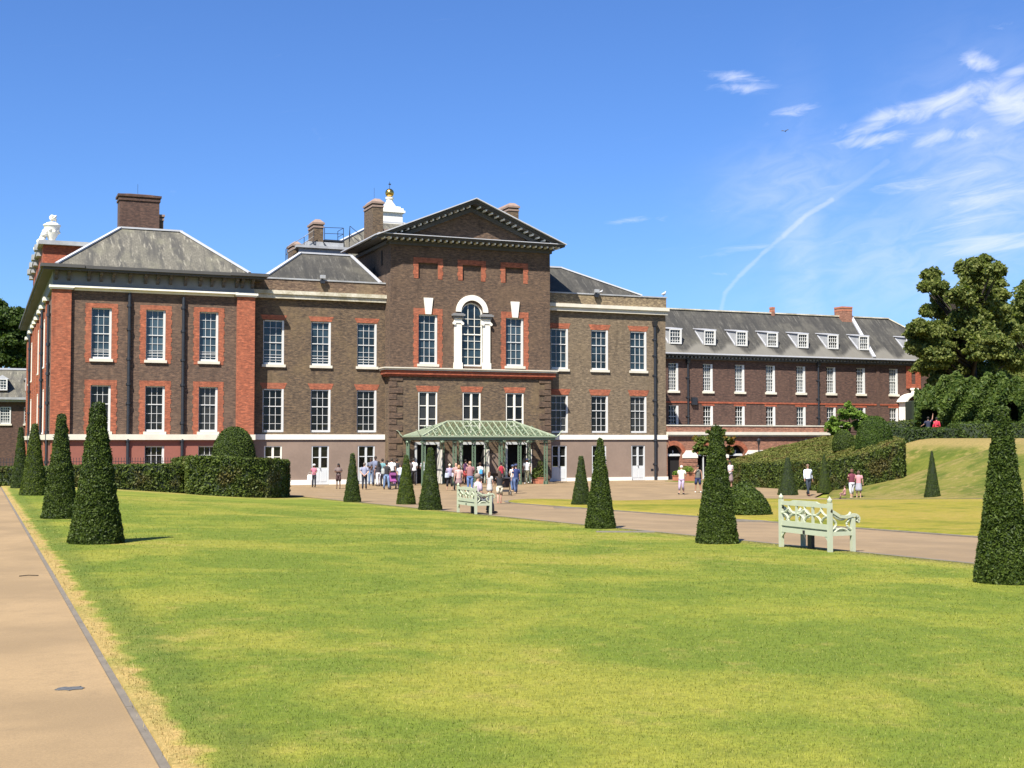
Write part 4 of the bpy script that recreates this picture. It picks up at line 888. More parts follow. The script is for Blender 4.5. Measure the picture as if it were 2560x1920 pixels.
m = MB(); m.box(CX0 - .1, CX1 + .1, CY0 - .12, CY0, CZ - .12, CZ + .02); m.box(CX0 - .02, CX1 + .02, CY0 - .04, CY0 + .08, CZ - .28, CZ - .12); m.box(CX0 - .12, CX0, CY0, CY1, CZ - .12, CZ + .02); m.box(CX1, CX1 + .12, CY0, CY1, CZ - .12, CZ + .02)
m.box(CX0, CX0 + .08, CY0 + .08, CY1, CZ - .28, CZ - .12); m.box(CX1 - .08, CX1, CY0 + .08, CY1, CZ - .28, CZ - .12); m.build('fascia', M['green'], cn)
m = MB(); m.box(CX0 - .14, CX1 + .14, CY0 - .16, CY0 - .12, CZ - .07, CZ - .02); m.box(CX0 - .16, CX0 - .12, CY0 - .12, CY1, CZ - .07, CZ - .02); m.build('gutter_bead', M['greenpale'], cn)
RX0, RX1, RY, RZ = 31.2, 36.4, 87.0, 4.56
m = MB(); A = (CX0, CY0, CZ + .02); B = (CX1, CY0, CZ + .02); C2 = (CX1, CY1, CZ + .02); D2 = (CX0, CY1, CZ + .02); E1 = (RX0, RY, RZ); F1 = (RX1, RY, RZ)
m.bar(E1, F1, .12, .1)
for p, q in ((A, E1), (D2, E1), (B, F1), (C2, F1)): m.bar(p, q, .11, .09)
def rafter(x, s):
    t = 1.0
    if x < RX0: t = (x - CX0) / (RX0 - CX0)
    if x > RX1: t = (CX1 - x) / (CX1 - RX1)
    ye = CY0 if s > 0 else CY1; m.bar((x, ye, CZ + .02), (x, ye + (RY - ye) * t, CZ + .02 + (RZ - CZ) * t), .05, .07)
n = 20
for i in range(1, n): x = CX0 + (CX1 - CX0) * i / n; rafter(x, 1); rafter(x, -1)
for s, xe, xr in ((1, CX0, RX0), (-1, CX1, RX1)):
    for j in range(1, 8):
        y = CY0 + (CY1 - CY0) * j / 8; t = 1 - abs(y - RY) / ((RY - CY0) if y < RY else (CY1 - RY)); m.bar((xe, y, CZ + .02), (xe + (xr - xe) * t, y, CZ + .02 + (RZ - CZ) * t), .05, .07)
m.build('roof_ribs', M['greenpale'], cn)
gm, q, b, o = newmat('canopy_glass'); tb = q.n('ShaderNodeBsdfTransparent'); mx = q.n('ShaderNodeMixShader'); mx.inputs[0].default_value = .22
q.put(b.inputs['Base Color'], (.16, .22, .12)); b.inputs['Roughness'].default_value = .15; q.t.links.new(tb.outputs[0], mx.inputs[1]); q.t.links.new(b.outputs[0], mx.inputs[2]); q.t.links.new(mx.outputs[0], o.inputs[0])
g = MB(); g.quad(A, B, F1, E1); g.quad(D2, E1, F1, C2); g.quad(A, E1, D2, D2); g.quad(B, C2, F1, F1); g.v = [(x, y, z - .03) for x, y, z in g.v]; g.build('glass_roof', gm, cn)
k = MB()     # curled iron trusses under the glass
for i in range(9):
    x = CX0 + 1.2 + (CX1 - CX0 - 2.4) * i / 8
    for s in (-1, 1):
        for (yy, zz, rr_) in ((RY + s * .55, 4.0, .26), (RY + s * 1.15, 3.75, .2), (RY + s * 1.6, 3.62, .13)):
            k.tube([(x + rr_ * (.2 + .8 * t / 12) * math.cos(t * .8) * .8, yy + s * .1 * t / 12, zz + rr_ * (.2 + .8 * t / 12) * math.sin(t * .8)) for t in range(13)], .028, 4, False)
    k.bar((x, CY0 + .1, CZ - .05), (x, CY1 - .1, CZ - .05), .05)
for i in range(8):
    xa = CX0 + 1.2 + (CX1 - CX0 - 2.4) * i / 8; xb = xa + (CX1 - CX0 - 2.4) / 8
    for y in (RY - 1, RY): k.tube([(xa + (xb - xa) * t / 8, y, CZ + .02 + .38 * math.sin(math.pi * t / 8) * (1.6 if y == RY else 1)) for t in range(9)], .03, 4, False)
k.build('iron_scrollwork', M['green'], cn)
k = MB()
x = CX0 + .1
while x < CX1 - .1:
    k.tube([(x + .11 * math.cos(t), CY0 + .02, CZ - .30 - .09 * abs(math.sin(t))) for t in [math.pi * j / 6 for j in range(7)]], .014, 4, False); x += .24
k.build('scalloped_fringe', M['green'], cn)
for (x, y, s, sy) in ((CX0 - .1, CY0 - .1, -1, -1), (CX1 + .1, CY0 - .1, 1, -1), (CX0 - .1, CY1, -1, 0)):
    k = MB(); k.tube([(x + s * .05, y, CZ + .02), (x + s * .18, y + sy * .05, CZ + .12), (x + s * .26, y + sy * .08, CZ + .28), (x + s * .42, y + sy * .12, CZ + .42), (x + s * .5, y + sy * .12, CZ + .4)], [.05, .045, .035, .025, .012], 6); k.build('corner_scroll', M['greenpale'], cn)

# ================================================================ clipped yews, hedges, trees
def leafcover(name, V, T, n, size, mat, core, parent, flat=.45, out=.02, asp=.5):
    P, N = sample(V, T, n); P = P + N * (rng.random((n, 1)) * out * 2 - out * .4); a, b = leaves(P, N, size, flat, asp)
    arrmesh(name, a, b, mat, parent); return
def cone_mesh(h, r0, r1, k, seg=30, rings=26, lump=.014):
    r0 *= .975; r1 *= .95
    V = []
    for i in range(rings + 1):
        t = i / rings; r = (r0 + (r1 - r0) * t) * (1 - .04 * math.sin(math.pi * t)); r *= .96 if i == 0 else 1
        for j in range(seg): a = 2 * math.pi * j / seg; V.append((r * math.cos(a), r * math.sin(a), h * t))
    V.append((0, 0, h * 1.012)); V = np.array(V); V[:, :2] *= (1 + (wob(V, 3.2 / h * 2.1, k) * lump / .25)[:, None] * .35)
    T = []
    for i in range(rings):
        for j in range(seg): a, b = i * seg + j, i * seg + (j + 1) % seg; T += [(a, b, b + seg), (a, b + seg, a + seg)]
    e = rings * seg
    for j in range(seg): T.append((e + j, e + (j + 1) % seg, len(V) - 1))
    return V, np.array(T)
def yew(px, base, top, wpx, label, kind='yew', n=14000, X=None, k=0.0, group='clipped yew cones beside the lawns and paths', topw=.2):
    n = int(n * 1.35)
    p = at(px, base - 3) if X is None else X
    d = depth(p); h = (base - top) * d / 3200 * 1.0; r0 = wpx * d / 3200 / 2; p.z -= .03
    t = thing('topiary_cone', label, 'topiary', p, random.uniform(0, 6), group)
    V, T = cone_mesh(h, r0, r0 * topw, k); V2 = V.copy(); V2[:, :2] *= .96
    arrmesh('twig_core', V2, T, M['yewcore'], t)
    P, N = sample(V, T, n); L = .041
    w1 = wob(P, 9, k); P = P + N * ((w1 * .015) + rng.normal(size=len(P)) * .010)[:, None]; P[:, 2] = P[:, 2].clip(.01, None)
    N2 = N.copy(); N2[:, 2] += .5; a, b = leaves(P, N2, L * (1 if n > 9000 else 1.5), .4, .42); arrmesh('foliage', a, b, M[kind], t)
def aty(px, X):   # ground point on the line of sight through px lying on the row x = X
    t = (px - 1280) / 3200; d = X / (math.sin(TH) + math.cos(TH) * t); Y = d * (math.cos(TH) - math.sin(TH) * t); return Vector((X, Y, tz(X, Y)))
yew(240, 1362, 1008, 137, 'nearest of four dark yew cones beside the left path, casting a shadow', 'yew', 30000, k=1)
yew(150, 1300, 1037, 92, 'second yew cone beside the left path, just behind the nearest one', 'yew', 22000, k=2)
yew(84, 1242, 1062, 70, 'third yew cone beside the left path, greener on its sunny side', 'yewbright', 15000, k=3)
yew(50, 1224, 1071, 46, 'farthest yew cone beside the left path, close to the low hedge', 'yew', 12000, k=4)
yew(882, 1252, 1130, 45, 'small dark yew cone at the lawn edge, left of the waiting crowd', 'yew', 11000, X=aty(882, 14.0), k=5)
yew(1016, 1266, 1143, 50, 'small bright green yew cone between two darker ones by the crowd', 'yewbright', 11000, X=aty(1016, 15.3), k=6)
yew(1076, 1283, 1127, 62, 'dark yew cone just left of the bench with the seated man', 'yew', 12000, X=aty(1076, 14.0), k=7)
yew(1453, 1266, 1143, 52, 'yew cone on the oval lawn, behind the taller cone before the right wing', 'yew', 10000, k=8)
yew(1500, 1322, 1095, 80, 'yew cone with a pointed top on the lawn edge before the right wing', 'yew', 20000, X=aty(1500, 13.7), k=9, topw=.14)
yew(1791, 1369, 1075, 110, 'large yew cone between the palace corner and the empty bench', 'yew', 26000, X=aty(1791, 13.2), k=10, topw=.22)
yew(2500, 1447, 1003, 152, 'tallest yew cone, cut by the right edge of the picture', 'yew', 34000, X=aty(2505, 12.2), k=11, topw=.2)
yew(1970, 1240, 1147, 54, 'broad short yew cone just left of the walking man in a white shirt', 'yew', 8000, k=12)
yew(2061, 1234, 1137, 38, 'slim yellowish yew cone just right of the walking man in a white shirt', 'yewbright', 8000, k=13, topw=.1)
yew(2331, 1246, 1130, 42, 'lone slim yew cone at the foot of the sunny grass bank', 'yew', 8000, k=14, topw=.1)

def solid_top(name, ring, mat, label, cat, n, size, kind_top=None, zb=-.3, sub=14, lump=.05, group=None, loc=None):
    """clipped hedge from a plan ring of (x, y, ztop): walls and a top, covered in leaves"""
    c = np.mean(np.array([(x, y, z) for x, y, z in ring]), axis=0); base = Vector((c[0], c[1], tz(c[0], c[1]))) if loc is None else Vector(loc)
    t = thing(name, label, cat, base, 0, group); V = []; T = []
    R_n = len(ring)
    for x, y, z in ring: V.append((x, y, tz(x, y) + zb)); V.append((x, y, z))
    for i in range(R_n): a = 2 * i; b = 2 * ((i + 1) % R_n); T += [(a, b, b + 1), (a, b + 1, a + 1)]
    V.append((c[0], c[1], c[2])); e = len(V) - 1
    for i in range(R_n): T.append((2 * i + 1, 2 * ((i + 1) % R_n) + 1, e))
    V = np.array(V, dtype=float) - np.array(base); T = np.array(T)
    # orient outward
    Cc = V.mean(axis=0); cr = np.cross(V[T[:, 1]] - V[T[:, 0]], V[T[:, 2]] - V[T[:, 0]]); fl = ((V[T].mean(axis=1) - Cc) * cr).sum(1) < 0; T[fl] = T[fl][:, ::-1]
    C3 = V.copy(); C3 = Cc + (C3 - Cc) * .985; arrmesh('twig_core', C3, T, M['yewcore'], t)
    P, N = sample(V, T, n); w = wob(P, 1.9) * .5 + wob(P, 5.0, 2) * .5; P = P + N * (w * lump + rng.normal(size=n) * lump * .45)[:, None]
    N2 = N.copy(); N2[:, 2] += .3
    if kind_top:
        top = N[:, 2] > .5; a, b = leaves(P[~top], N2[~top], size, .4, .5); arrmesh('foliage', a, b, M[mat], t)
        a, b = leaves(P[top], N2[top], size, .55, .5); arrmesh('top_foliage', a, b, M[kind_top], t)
    else: a, b = leaves(P, N2, size, .4, .5); arrmesh('foliage', a, b, M[mat], t)
    return t
# hedges in front of the pavilion
def hz(v, d): return EYE + (1100 - v) * d / 3200
solid_top('clipped_hedge', [(-6, 57.4, 1.95), (8.3, 57.6, 2.1), (8.6, 59.3, 2.1), (-6, 59.2, 1.95)], 'hedge', 'long low leafy hedge at the end of the left lawn, below the pavilion', 'hedge', 46000, .11)
ring = []
for a, b in [(8.4, 56.4), (9.6, 55.9), (10.8, 55.8), (11.7, 56.1), (12.6, 57.0), (13.25, 58.6), (13.6, 60.8), (13.4, 62.6), (12.3, 63.4), (8.6, 63.2)]:
    ring.append((a, b, 2.48 - .05 * max(0, a - 9) - .035 * max(0, b - 57)))
solid_top('clipped_hedge', ring, 'hedge', 'tall block of clipped hedge with a rounded dark end beside the forecourt', 'hedge', 52000, .11)
def dome(px, base, top, wpx, d, label, kind='yew', n=14000, pw=.5, name='topiary_dome', lean=0.0, loc=None, group=None, squash=1.0):
    p = far(px, base, d); h = (base - top) * d / 3200; r = wpx * d / 3200 / 2; t = thing(name, label, 'topiary', p, 0, group); V = []; seg, rings = 26, 14
    for i in range(rings + 1):
        z = i / rings; rr_ = r * max(.02, (1 - z ** 2.6)) ** pw
        for j in range(seg): a = 2 * math.pi * j / seg; V.append((rr_ * math.cos(a) + lean * z * r, rr_ * math.sin(a) * squash, h * z))
    V = np.array(V); V[:, :2] *= (1 + .03 * wob(V, 1.5 / r))[:, None]; T = []
    for i in range(rings):
        for j in range(seg): a, b = i * seg + j, i * seg + (j + 1) % seg; T += [(a, b, b + seg), (a, b + seg, a + seg)]
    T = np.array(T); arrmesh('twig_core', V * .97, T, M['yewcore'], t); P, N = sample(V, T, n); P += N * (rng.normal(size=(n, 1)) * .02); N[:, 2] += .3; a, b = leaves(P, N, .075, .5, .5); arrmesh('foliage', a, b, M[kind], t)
dome(585, 1160, 1067, 106, 66, 'big rounded yew dome rising behind the tall hedge block', n=16000)
def bush_on_ground(px, base, top, wpx, label):
    p = at(px, base - 6); d = depth(p); dome(px, base - 4, top, wpx, d, label, 'yew', 15000, .9, 'clipped_bush', -.25)
bush_on_ground(1868, 1294, 1206, 118, 'low dark mound of clipped yew behind the large cone, on the path edge')
# the sloping hedge bank climbing to the terrace
bk = [(49.0, 79.0, 1.55), (48.7, 75, 1.6), (48.8, 70, 1.75), (49, 66, 1.95), (49.2, 63.5, 2.3), (49.3, 61, 2.75), (49.2, 59.6, 3.05), (50.3, 60.8, 3.2), (54, 65.3, 3.25), (58, 71, 3.4), (62.2, 76.5, 3.5), (62.2, 84.5, 3.5), (56, 82.5, 2.6)]
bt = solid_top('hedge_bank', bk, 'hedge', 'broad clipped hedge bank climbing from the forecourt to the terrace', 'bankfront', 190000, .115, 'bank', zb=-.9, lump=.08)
dome(2186, 1134, 1040, 92, 80, 'rounded green yew dome standing on top of the hedge bank', 'domegreen', 22000, .45)
dome(2114, 1127, 1074, 62, 83, 'small dark clipped bush left of the dome on the hedge bank', 'yew', 8000, .7, 'clipped_bush', -.3)
def lowhedge(u0, u1, v0, v1, d, th, label, kind='hedge', n=9000, size=.14, v0b=None):
    a = far(u0, v1, d); b = far(u1, v1, d); h = (v1 - v0) * d / 3200; base = (a + b) / 2; y = Vector((RT.y * -1, RT.x, 0)) * th
    ring = [(a.x, a.y, base.z + h), (b.x, b.y, base.z + h + .1), ((b + y).x, (b + y).y, base.z + h), ((a + y).x, (a + y).y, base.z + h)]
    return solid_top('clipped_hedge', ring, kind, label, 'hedge', n, size, lump=.12)
lowhedge(2222, 2290, 1056, 1082, 96, 2.0, 'small dark hedge in front of the hooded porch', 'hedge', 6000)
lowhedge(2225, 2400, 1074, 1102, 90, 2.5, 'low shrubby hedge along the top of the grass bank', 'treedark', 12000)
lowhedge(2395, 2600, 1060, 1100, 93, 2.0, 'low hedge under the leafy arbour at the right edge', 'arbour', 12000)
# the arbour: a long leafy tunnel with a dark opening
def arbour():
    d = 97; a0 = far(2292, 1100, d); t = thing('leafy_arbour', 'dense leafy green arbour with a dark arched opening under the big tree', 'arbour', (a0.x, a0.y, 3.2)); P = []; N = []
    for i in range(52000):
        u = random.uniform(2288, 2660); top = 940 + 40 * max(0, (2380 - u) / 90) ** 1.4 + 8 * math.sin(u * .06) + 6 * math.sin(u * .17)
        v = random.uniform(top, 1098); w = random.uniform(0, 1) ** 2 * 2.6
        if 2508 < u < 2548 and v > 1003 + 14 * abs((u - 2528) / 20) ** 2 and v < 1060: continue
        if u < 2345 and v > 1022 and u > 2300 and v < 1080: continue
        bul = math.sin((v - top) / (1102 - top) * math.pi) * 1.2; p = far(u, v, d + w - bul + .3 * math.sin(u * .11 + v * .07)); P.append(p); N.append((-FW.x + random.uniform(-.3, .3), -FW.y, .6))
    P = np.array(P) - np.array(t.location); N = np.array(N); N /= np.linalg.norm(N, axis=1)[:, None]; a, b = leaves(P, N, .26, .45, .6); arrmesh('foliage', a, b, M['arbour'], t)
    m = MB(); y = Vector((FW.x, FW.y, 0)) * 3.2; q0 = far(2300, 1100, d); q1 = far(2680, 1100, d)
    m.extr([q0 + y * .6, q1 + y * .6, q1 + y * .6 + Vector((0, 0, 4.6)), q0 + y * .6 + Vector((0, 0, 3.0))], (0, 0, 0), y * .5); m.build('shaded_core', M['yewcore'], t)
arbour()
def tree(name, label, base, blobs, n, size, mat, trunk_r, group=None, clump=1.0, cl=26):
    """blobs: world centres and radii of the crown; every blob breaks up into flattened clumps of leaves"""
    base = Vector(base); t = thing(name, label, 'tree', base, 0, group); Ps = []; Ns = []; tot = sum(b[3] ** 2 for b in blobs); tips = []
    for x, y, z, r in blobs:
        k = max(5, int(cl * clump)); nn = int(n * r * r / tot / k); 
        for i in range(k):
            v = rng.normal(size=3); v /= np.linalg.norm(v); v[2] *= .85
            c = np.array([x, y, z]) + v * r * rng.uniform(.4, .98); rr_ = r * rng.uniform(.2, .62)
            q = rng.normal(size=(nn, 3)); q /= np.linalg.norm(q, axis=1)[:, None]; q *= (rng.random((nn, 1)) ** .6) * rr_; q[:, 2] *= .55; q[:, 2] -= (q[:, 0] ** 2 + q[:, 1] ** 2) * .25 / max(rr_, .3)
            Ps.append(c + q); N = q + v * rr_ * .5; N[:, 2] += rr_ * .7; Ns.append(N)
            if i % 17 == 0: tips.append(c * .75 + np.array([x, y, z]) * .25)
    P = np.concatenate(Ps) - np.array(base); N = np.concatenate(Ns); N /= np.linalg.norm(N, axis=1)[:, None] + 1e-9
    a, b = leaves(P, N, size, .42, .6); arrmesh('crown', a, b, M[mat], t)
    m = MB(); top = Vector((sum(b[0] * b[3] for b in blobs) / sum(b[3] for b in blobs), sum(b[1] * b[3] for b in blobs) / sum(b[3] for b in blobs), max(b[2] for b in blobs)))
    pts = [base + Vector((0, 0, -.3))] + [base.lerp(top, f) + Vector((.3 * math.sin(f * 5), .3 * math.cos(f * 4), 0)) for f in (.2, .4, .6, .8)]; m.tube(pts, [trunk_r * 1.25, trunk_r, trunk_r * .8, trunk_r * .5, trunk_r * .25], 9)
    for c in tips:
        c = Vector(c); f = min(.75, max(.2, (c.z - base.z) / (top.z - base.z) * .7)); s = base.lerp(top, f); mid = s.lerp(c, .5) + Vector((0, 0, -.2)); m.tube([s, mid, c], [trunk_r * .38, trunk_r * .2, trunk_r * .06], 5)
    m.build('trunk', M['bark'], t, smooth=True); return t
def blobs(lst, d, dj=0.0, s=1.0): return [(*far(u, v, d + random.uniform(-dj, dj)), r * d / 3200) for u, v, r in lst]
tree('plane_tree', 'big spreading dark green tree at the right end of the long range', far(2440, 1098, 113),
     blobs([(2328, 690, 25), (2312, 716, 17), (2348, 716, 22), (2352, 745, 26), (2408, 668, 20), (2438, 664, 24), (2462, 650, 17), (2490, 676, 24), (2432, 704, 32), (2478, 708, 30), (2498, 738, 24), (2402, 738, 30),
            (2450, 752, 42), (2372, 782, 38), (2322, 776, 20), (2422, 802, 46), (2484, 790, 38), (2296, 818, 24), (2276, 836, 15), (2330, 830, 38), (2290, 868, 26), (2342, 880, 42), (2310, 915, 26), (2402, 872, 50), (2468, 862, 50), (2372, 930, 38), (2440, 932, 48),
            (2340, 955, 24), (2512, 900, 44), (2385, 975, 24), (2500, 960, 40), (2525, 830, 26), (2365, 850, 36)], 113, 4), 320000, .25, 'tree', .42, clump=2.6)
tree('plane_tree', 'paler tree behind the big one, cut by the right edge', far(2590, 1098, 128), blobs([(2545, 790, 44), (2590, 760, 60), (2640, 800, 70), (2560, 860, 60), (2530, 830, 30), (2600, 920, 80), (2585, 720, 34), (2545, 950, 50)], 128, 5), 90000, .34, 'tree', .5, clump=2)
for i, (lst, d, lab, mt) in enumerate([([(10, 810, 60), (-60, 790, 80), (45, 850, 42), (0, 890, 60)], 178, 'bushy dark tree behind the slate roof at the far left edge', 'treedark'),
                          ([(62, 800, 34), (80, 840, 40), (60, 880, 45), (100, 870, 50)], 190, 'green tree behind the far left house, next to the pavilion side', 'treedark')]):
    tree('garden_tree', lab, far(lst[0][0], 1105, d), blobs(lst, d, 3), 42000, .5, mt, .6)
tree('young_tree', 'small bright green young tree in front of the long range, behind the bank', far(2120, 1110, 101), blobs([(2080, 1060, 20), (2105, 1072, 20), (2120, 1030, 24), (2150, 1050, 26), (2095, 1085, 14), (2168, 1068, 16), (2122, 1012, 11), (2075, 1078, 14)], 101, 1), 9000, .2, 'lime', .09, cl=14)
tree('magnolia_tree', 'small magnolia with rusty leaves against the terrace arches, behind the large cone', far(1784, 1190, 97), blobs([(1752, 1100, 18), (1745, 1120, 14), (1772, 1088, 18), (1800, 1086, 18), (1826, 1100, 15), (1760, 1126, 13), (1822, 1126, 14), (1788, 1110, 16)], 97, .7), 8000, .2, 'magnolia', .07, cl=12)

# behind the left pavilion: the far house with a slate roof
hs = thing('far_house', 'distant low brick house with grey slate roof and dormers at the far left', 'building', (-2, 152, 0))
m = MB(); m.wall(-25, 12, -.5, 7.4, 150, [(2.1, 3.2, 4.95, 6.8), (4.55, 5.6, 4.95, 6.8), (-.4, .7, 4.95, 6.8)]); m.build('wall', M['rangebrick'], hs)
m = MB(); m.quad((-25, 149.6, 7.85), (12, 149.6, 7.85), (12, 154, 11.1), (-25, 154, 11.1)); m.quad((-25, 154, 11.1), (12, 154, 11.1), (12, 158, 7.8), (-25, 158, 7.8)); m.build('roof', M['roof'], hs)
m = MB(); m.box(-25, 12, 149.3, 150, 7.6, 7.85); m.box(-25, 12, 149.6, 150, 7.35, 7.6); m.build('gutter', M['leaddark'], hs)
m = MB(); m.bar((-25, 154, 11.15), (12, 154, 11.15), .4, .2); m.build('ridge', M['lead'], hs)
for a in (-.4, 2.1, 4.55): sash(hs, a, a + 1.1, 4.95, 6.8, 150, 4, 6, 'glassrange', bar=.05, rev=.03)
for a in (1.7, 4.6):
    m = MB(); m.extr([(a, 150.4, 8.5), (a, 152, 10.0), (a, 150.4, 9.9)], (0, 0, 0), (1.15, 0, 0)); dm = m.build('dormer', M['stucco'], hs, fix='all')
    m = MB(); m.extr([(a - .15, 150.2, 9.85), (a + 1.3, 150.2, 9.85), (a + .57, 150.2, 10.3)], (0, 0, 0), (0, 2, 0)); m.build('dormer_roof', M['lead'], dm, fix='all'); sash(dm, a + .05, a + 1.1, 8.6, 9.85, 150.2, 3, 4, 'glassrange', bar=.05, sill=False, rev=.0)

# railings in front of the pavilion
rl = thing('iron_railings', 'thin black spiked iron railings between the hedge and the pavilion', 'railings', (5, 80, tz(5, 80)))
m = MB(); x = -6.0
while x < 16.5:
    z = tz(x, 80); m.box(x - .012, x + .012, 79.99, 80.01, z, 2.08); m.lathe([(.025, 2.08), (.001, 2.17)], (x, 80, 0), 4); x += .16
m.box(-6, 16.5, 79.98, 80.02, 1.9, 1.93); m.box(-6, 16.5, 79.98, 80.02, .75, .78); m.build('bars', M['iron'], rl)

# ================================================================ garden benches
def bench(u, v, X, Y0, Y1, label, sc=1.0):
    """back towards the viewer, seat facing the path (+X); local x runs along the bench, local y to the front"""
    L = abs(Y1 - Y0); c = Vector((X, (Y0 + Y1) / 2, tz(X, (Y0 + Y1) / 2) + .005)); t = thing('garden_bench', label, 'bench', c, -math.pi / 2, 'pale green wooden garden benches')
    mt = M['benchgreen']; h = .90 * sc; hs_ = .41 * sc; x0, x1 = -L / 2, L / 2; D = .48
    for x in (x0, x1):
        m = MB(); m.box(x - .035, x + .035, -.035, .035, 0, h); m.lathe([(.03, 0), (.042, .02), (.045, .05), (.02, .08), (.002, .11)], (x, 0, h), 8); m.build('back_leg', mt, t, world=False)
        m = MB(); m.box(x - .035, x + .035, D - .035, D + .035, 0, hs_ + .2); m.build('front_leg', mt, t, world=False)
        m = MB(); prof = [(0, hs_ + .34), (.08, hs_ + .30), (.2, hs_ + .235), (.34, hs_ + .22), (.44, hs_ + .245), (.54, hs_ + .25), (.59, hs_ + .22), (.60, hs_ + .16), (.57, hs_ + .13)]
        for (a, z0), (b, z1) in zip(prof[:-1], prof[1:]): m.bar((x, a, z0), (x, b, z1), .07, .055)
        m.build('armrest', mt, t, world=False)
        m = MB()
        cy = D / 2; cz = hs_ + .1
        for q in ((0, 1), (0, -1), (1, 0), (-1, 0)):      # four arcs meeting as a diamond
            P = []
            for k in range(9):
                a = -math.pi / 4 + math.pi / 2 * k / 8
                if q[0] == 0: P.append((x, cy + math.sin(a) * .28, cz + q[1] * (.2 - (math.cos(a) - .707) * .42)))
                else: P.append((x, cy + q[0] * (.26 - (math.cos(a) - .707) * .5), cz + math.sin(a) * .17))
            m.tube(P, .022, 6)
        m.box(x - .025, x + .025, .03, D - .03, hs_ - .1, hs_ - .03); m.build('arm_panel', mt, t, world=False)
    m = MB(); m.box(x0 + .03, x1 - .03, -.02, .02, h - .10, h - .03)
    P = [(x0 + .2 * L, h - .03), (x0 + .27 * L, h + .0), (x1 - .27 * L, h + .0), (x1 - .2 * L, h - .03)]; m.extr([(a, -.018, z) for a, z in P], (0, 0, 0), (0, .036, 0)); m.box(x0 + .03, x1 - .03, -.02, .02, hs_ + .0, hs_ + .09); m.build('back_rail', mt, t, world=False)
    m = MB(); zb, zt = hs_ + .09, h - .1
    for k in (1, 2): xx = x0 + L * k / 3; m.box(xx - .025, xx + .025, -.015, .015, zb, zt)
    W3 = L / 3
    for k in range(3):
        xc = x0 + W3 * (k + .5); zm = zb + (zt - zb) * .5
        for s in (-1, 1):
            m.tube([(xc + s * (W3 / 2 - .02) * (1 - math.cos(a)), 0, zt - (zt - zm) * math.sin(a)) for a in [math.pi / 2 * i / 8 for i in range(9)]], .022, 6)
            m.tube([(xc + s * (W3 / 2 - .02) * (1 - math.cos(a)), 0, zb + (zm - zb) * math.sin(a)) for a in [math.pi / 2 * i / 8 for i in range(9)]], .022, 6)
    m.build('lattice_back', mt, t, world=False)
    m = MB()
    for k in range(6): y = .03 + k * .088; m.box(x0 + .02, x1 - .02, y, y + .07, hs_ - .03, hs_ - .005)
    m.build('seat', mt, t, world=False)
    m = MB(); m.box(x0 + .03, x1 - .03, -.022, .022, hs_ - .12, hs_ - .035); m.box(x0 + .03, x1 - .03, D - .022, D + .022, hs_ - .1, hs_ - .035)
    for x, s in ((x0 + .03, 1), (x1 - .03, -1)): m.extr([(x, -.015, hs_ - .12), (x + s * .1, -.015, hs_ - .12), (x, -.015, hs_ - .22)], (0, 0, 0), (0, .03, 0))
    m.build('seat_apron', mt, t, world=False, fix='all')
    m = MB(); m.box(x1 - L * .62, x1 - L * .55, .2, .27, .01, hs_ - .04) if False else m.box(-.04 * 0 + x0 + L * .34, x0 + L * .42, .22, .29, 0, hs_ - .035); m.build('centre_leg', M['iron'], t, world=False)
    m = MB(); m.box(-.03, .03, -.03, -.022, hs_ - .11, hs_ - .05); m.build('plaque', M['darkin'], t, world=False)
    return t
bench(0, 0, 13.65, 18.45, 19.91, 'empty pale green bench with a lattice back, between the two largest yew cones', .97)
bench(0, 0, 14.0, 36.5, 38.05, 'smaller looking pale green bench with a grey haired man seated on it', .92)

# ================================================================ people
CL = {}
def cloth(c, rough=.85):
    if c not in CL: CL[c] = plain('cloth_%d' % len(CL), c, rough, .12, 9)
    return CL[c]
SKIN = {'pale': (.52, .30, .21), 'tan': (.36, .19, .12), 'brown': (.13, .065, .04)}
LIVE = []
def loft(mb, rings, seg=14):
    """rings of (cx, cy, z, rx, ry)"""
    n0 = len(mb.v)
    for cx, cy, z, rx, ry in rings:
        for k in range(seg): a = 2 * math.pi * k / seg; mb.v.append((cx + rx * math.cos(a), cy + ry * math.sin(a), z))
    for i in range(len(rings) - 1):
        for k in range(seg): a = n0 + i * seg; mb.f.append((a + k, a + (k + 1) % seg, a + seg + (k + 1) % seg, a + seg + k))
    mb.f.append(tuple(n0 + k for k in reversed(range(seg)))); e = n0 + (len(rings) - 1) * seg; mb.f.append(tuple(e + k for k in range(seg)))
def limb(mb, pts, r, seg=9): mb.tube(pts, r, seg)
ARMS = {'down': [((.25, -.01, 1.15), (.27, .06, .90))] * 2, 'back': [((.28, -.10, 1.15), (.06, -.17, .96))] * 2, 'cross': [((.25, .06, 1.16), (-.06, .2, 1.2))] * 2,
        'front': [((.25, .02, 1.15), (.12, .24, 1.08))] * 2, 'phone': [((.24, .12, 1.22), (.07, .22, 1.5)), ((.25, 0, 1.15), (.26, .06, .9))], 'swing': [((.27, .12, 1.16), (.31, .22, .95)), ((.27, -.1, 1.16), (.33, -.1, .92))],
        'raise': [((.30, .02, 1.62), (.34, .08, 1.88)), ((.30, -.02, 1.2), (.42, .08, 1.12))], 'push': [((.24, .08, 1.15), (.19, .36, 1.03))] * 2, 'hip': [((.34, -.04, 1.16), (.17, .03, 1.0))] * 2, 'bagside': [((.25, -.01, 1.15), (.27, .04, .9)), ((.24, .06, 1.15), (.16, .24, 1.1))]}
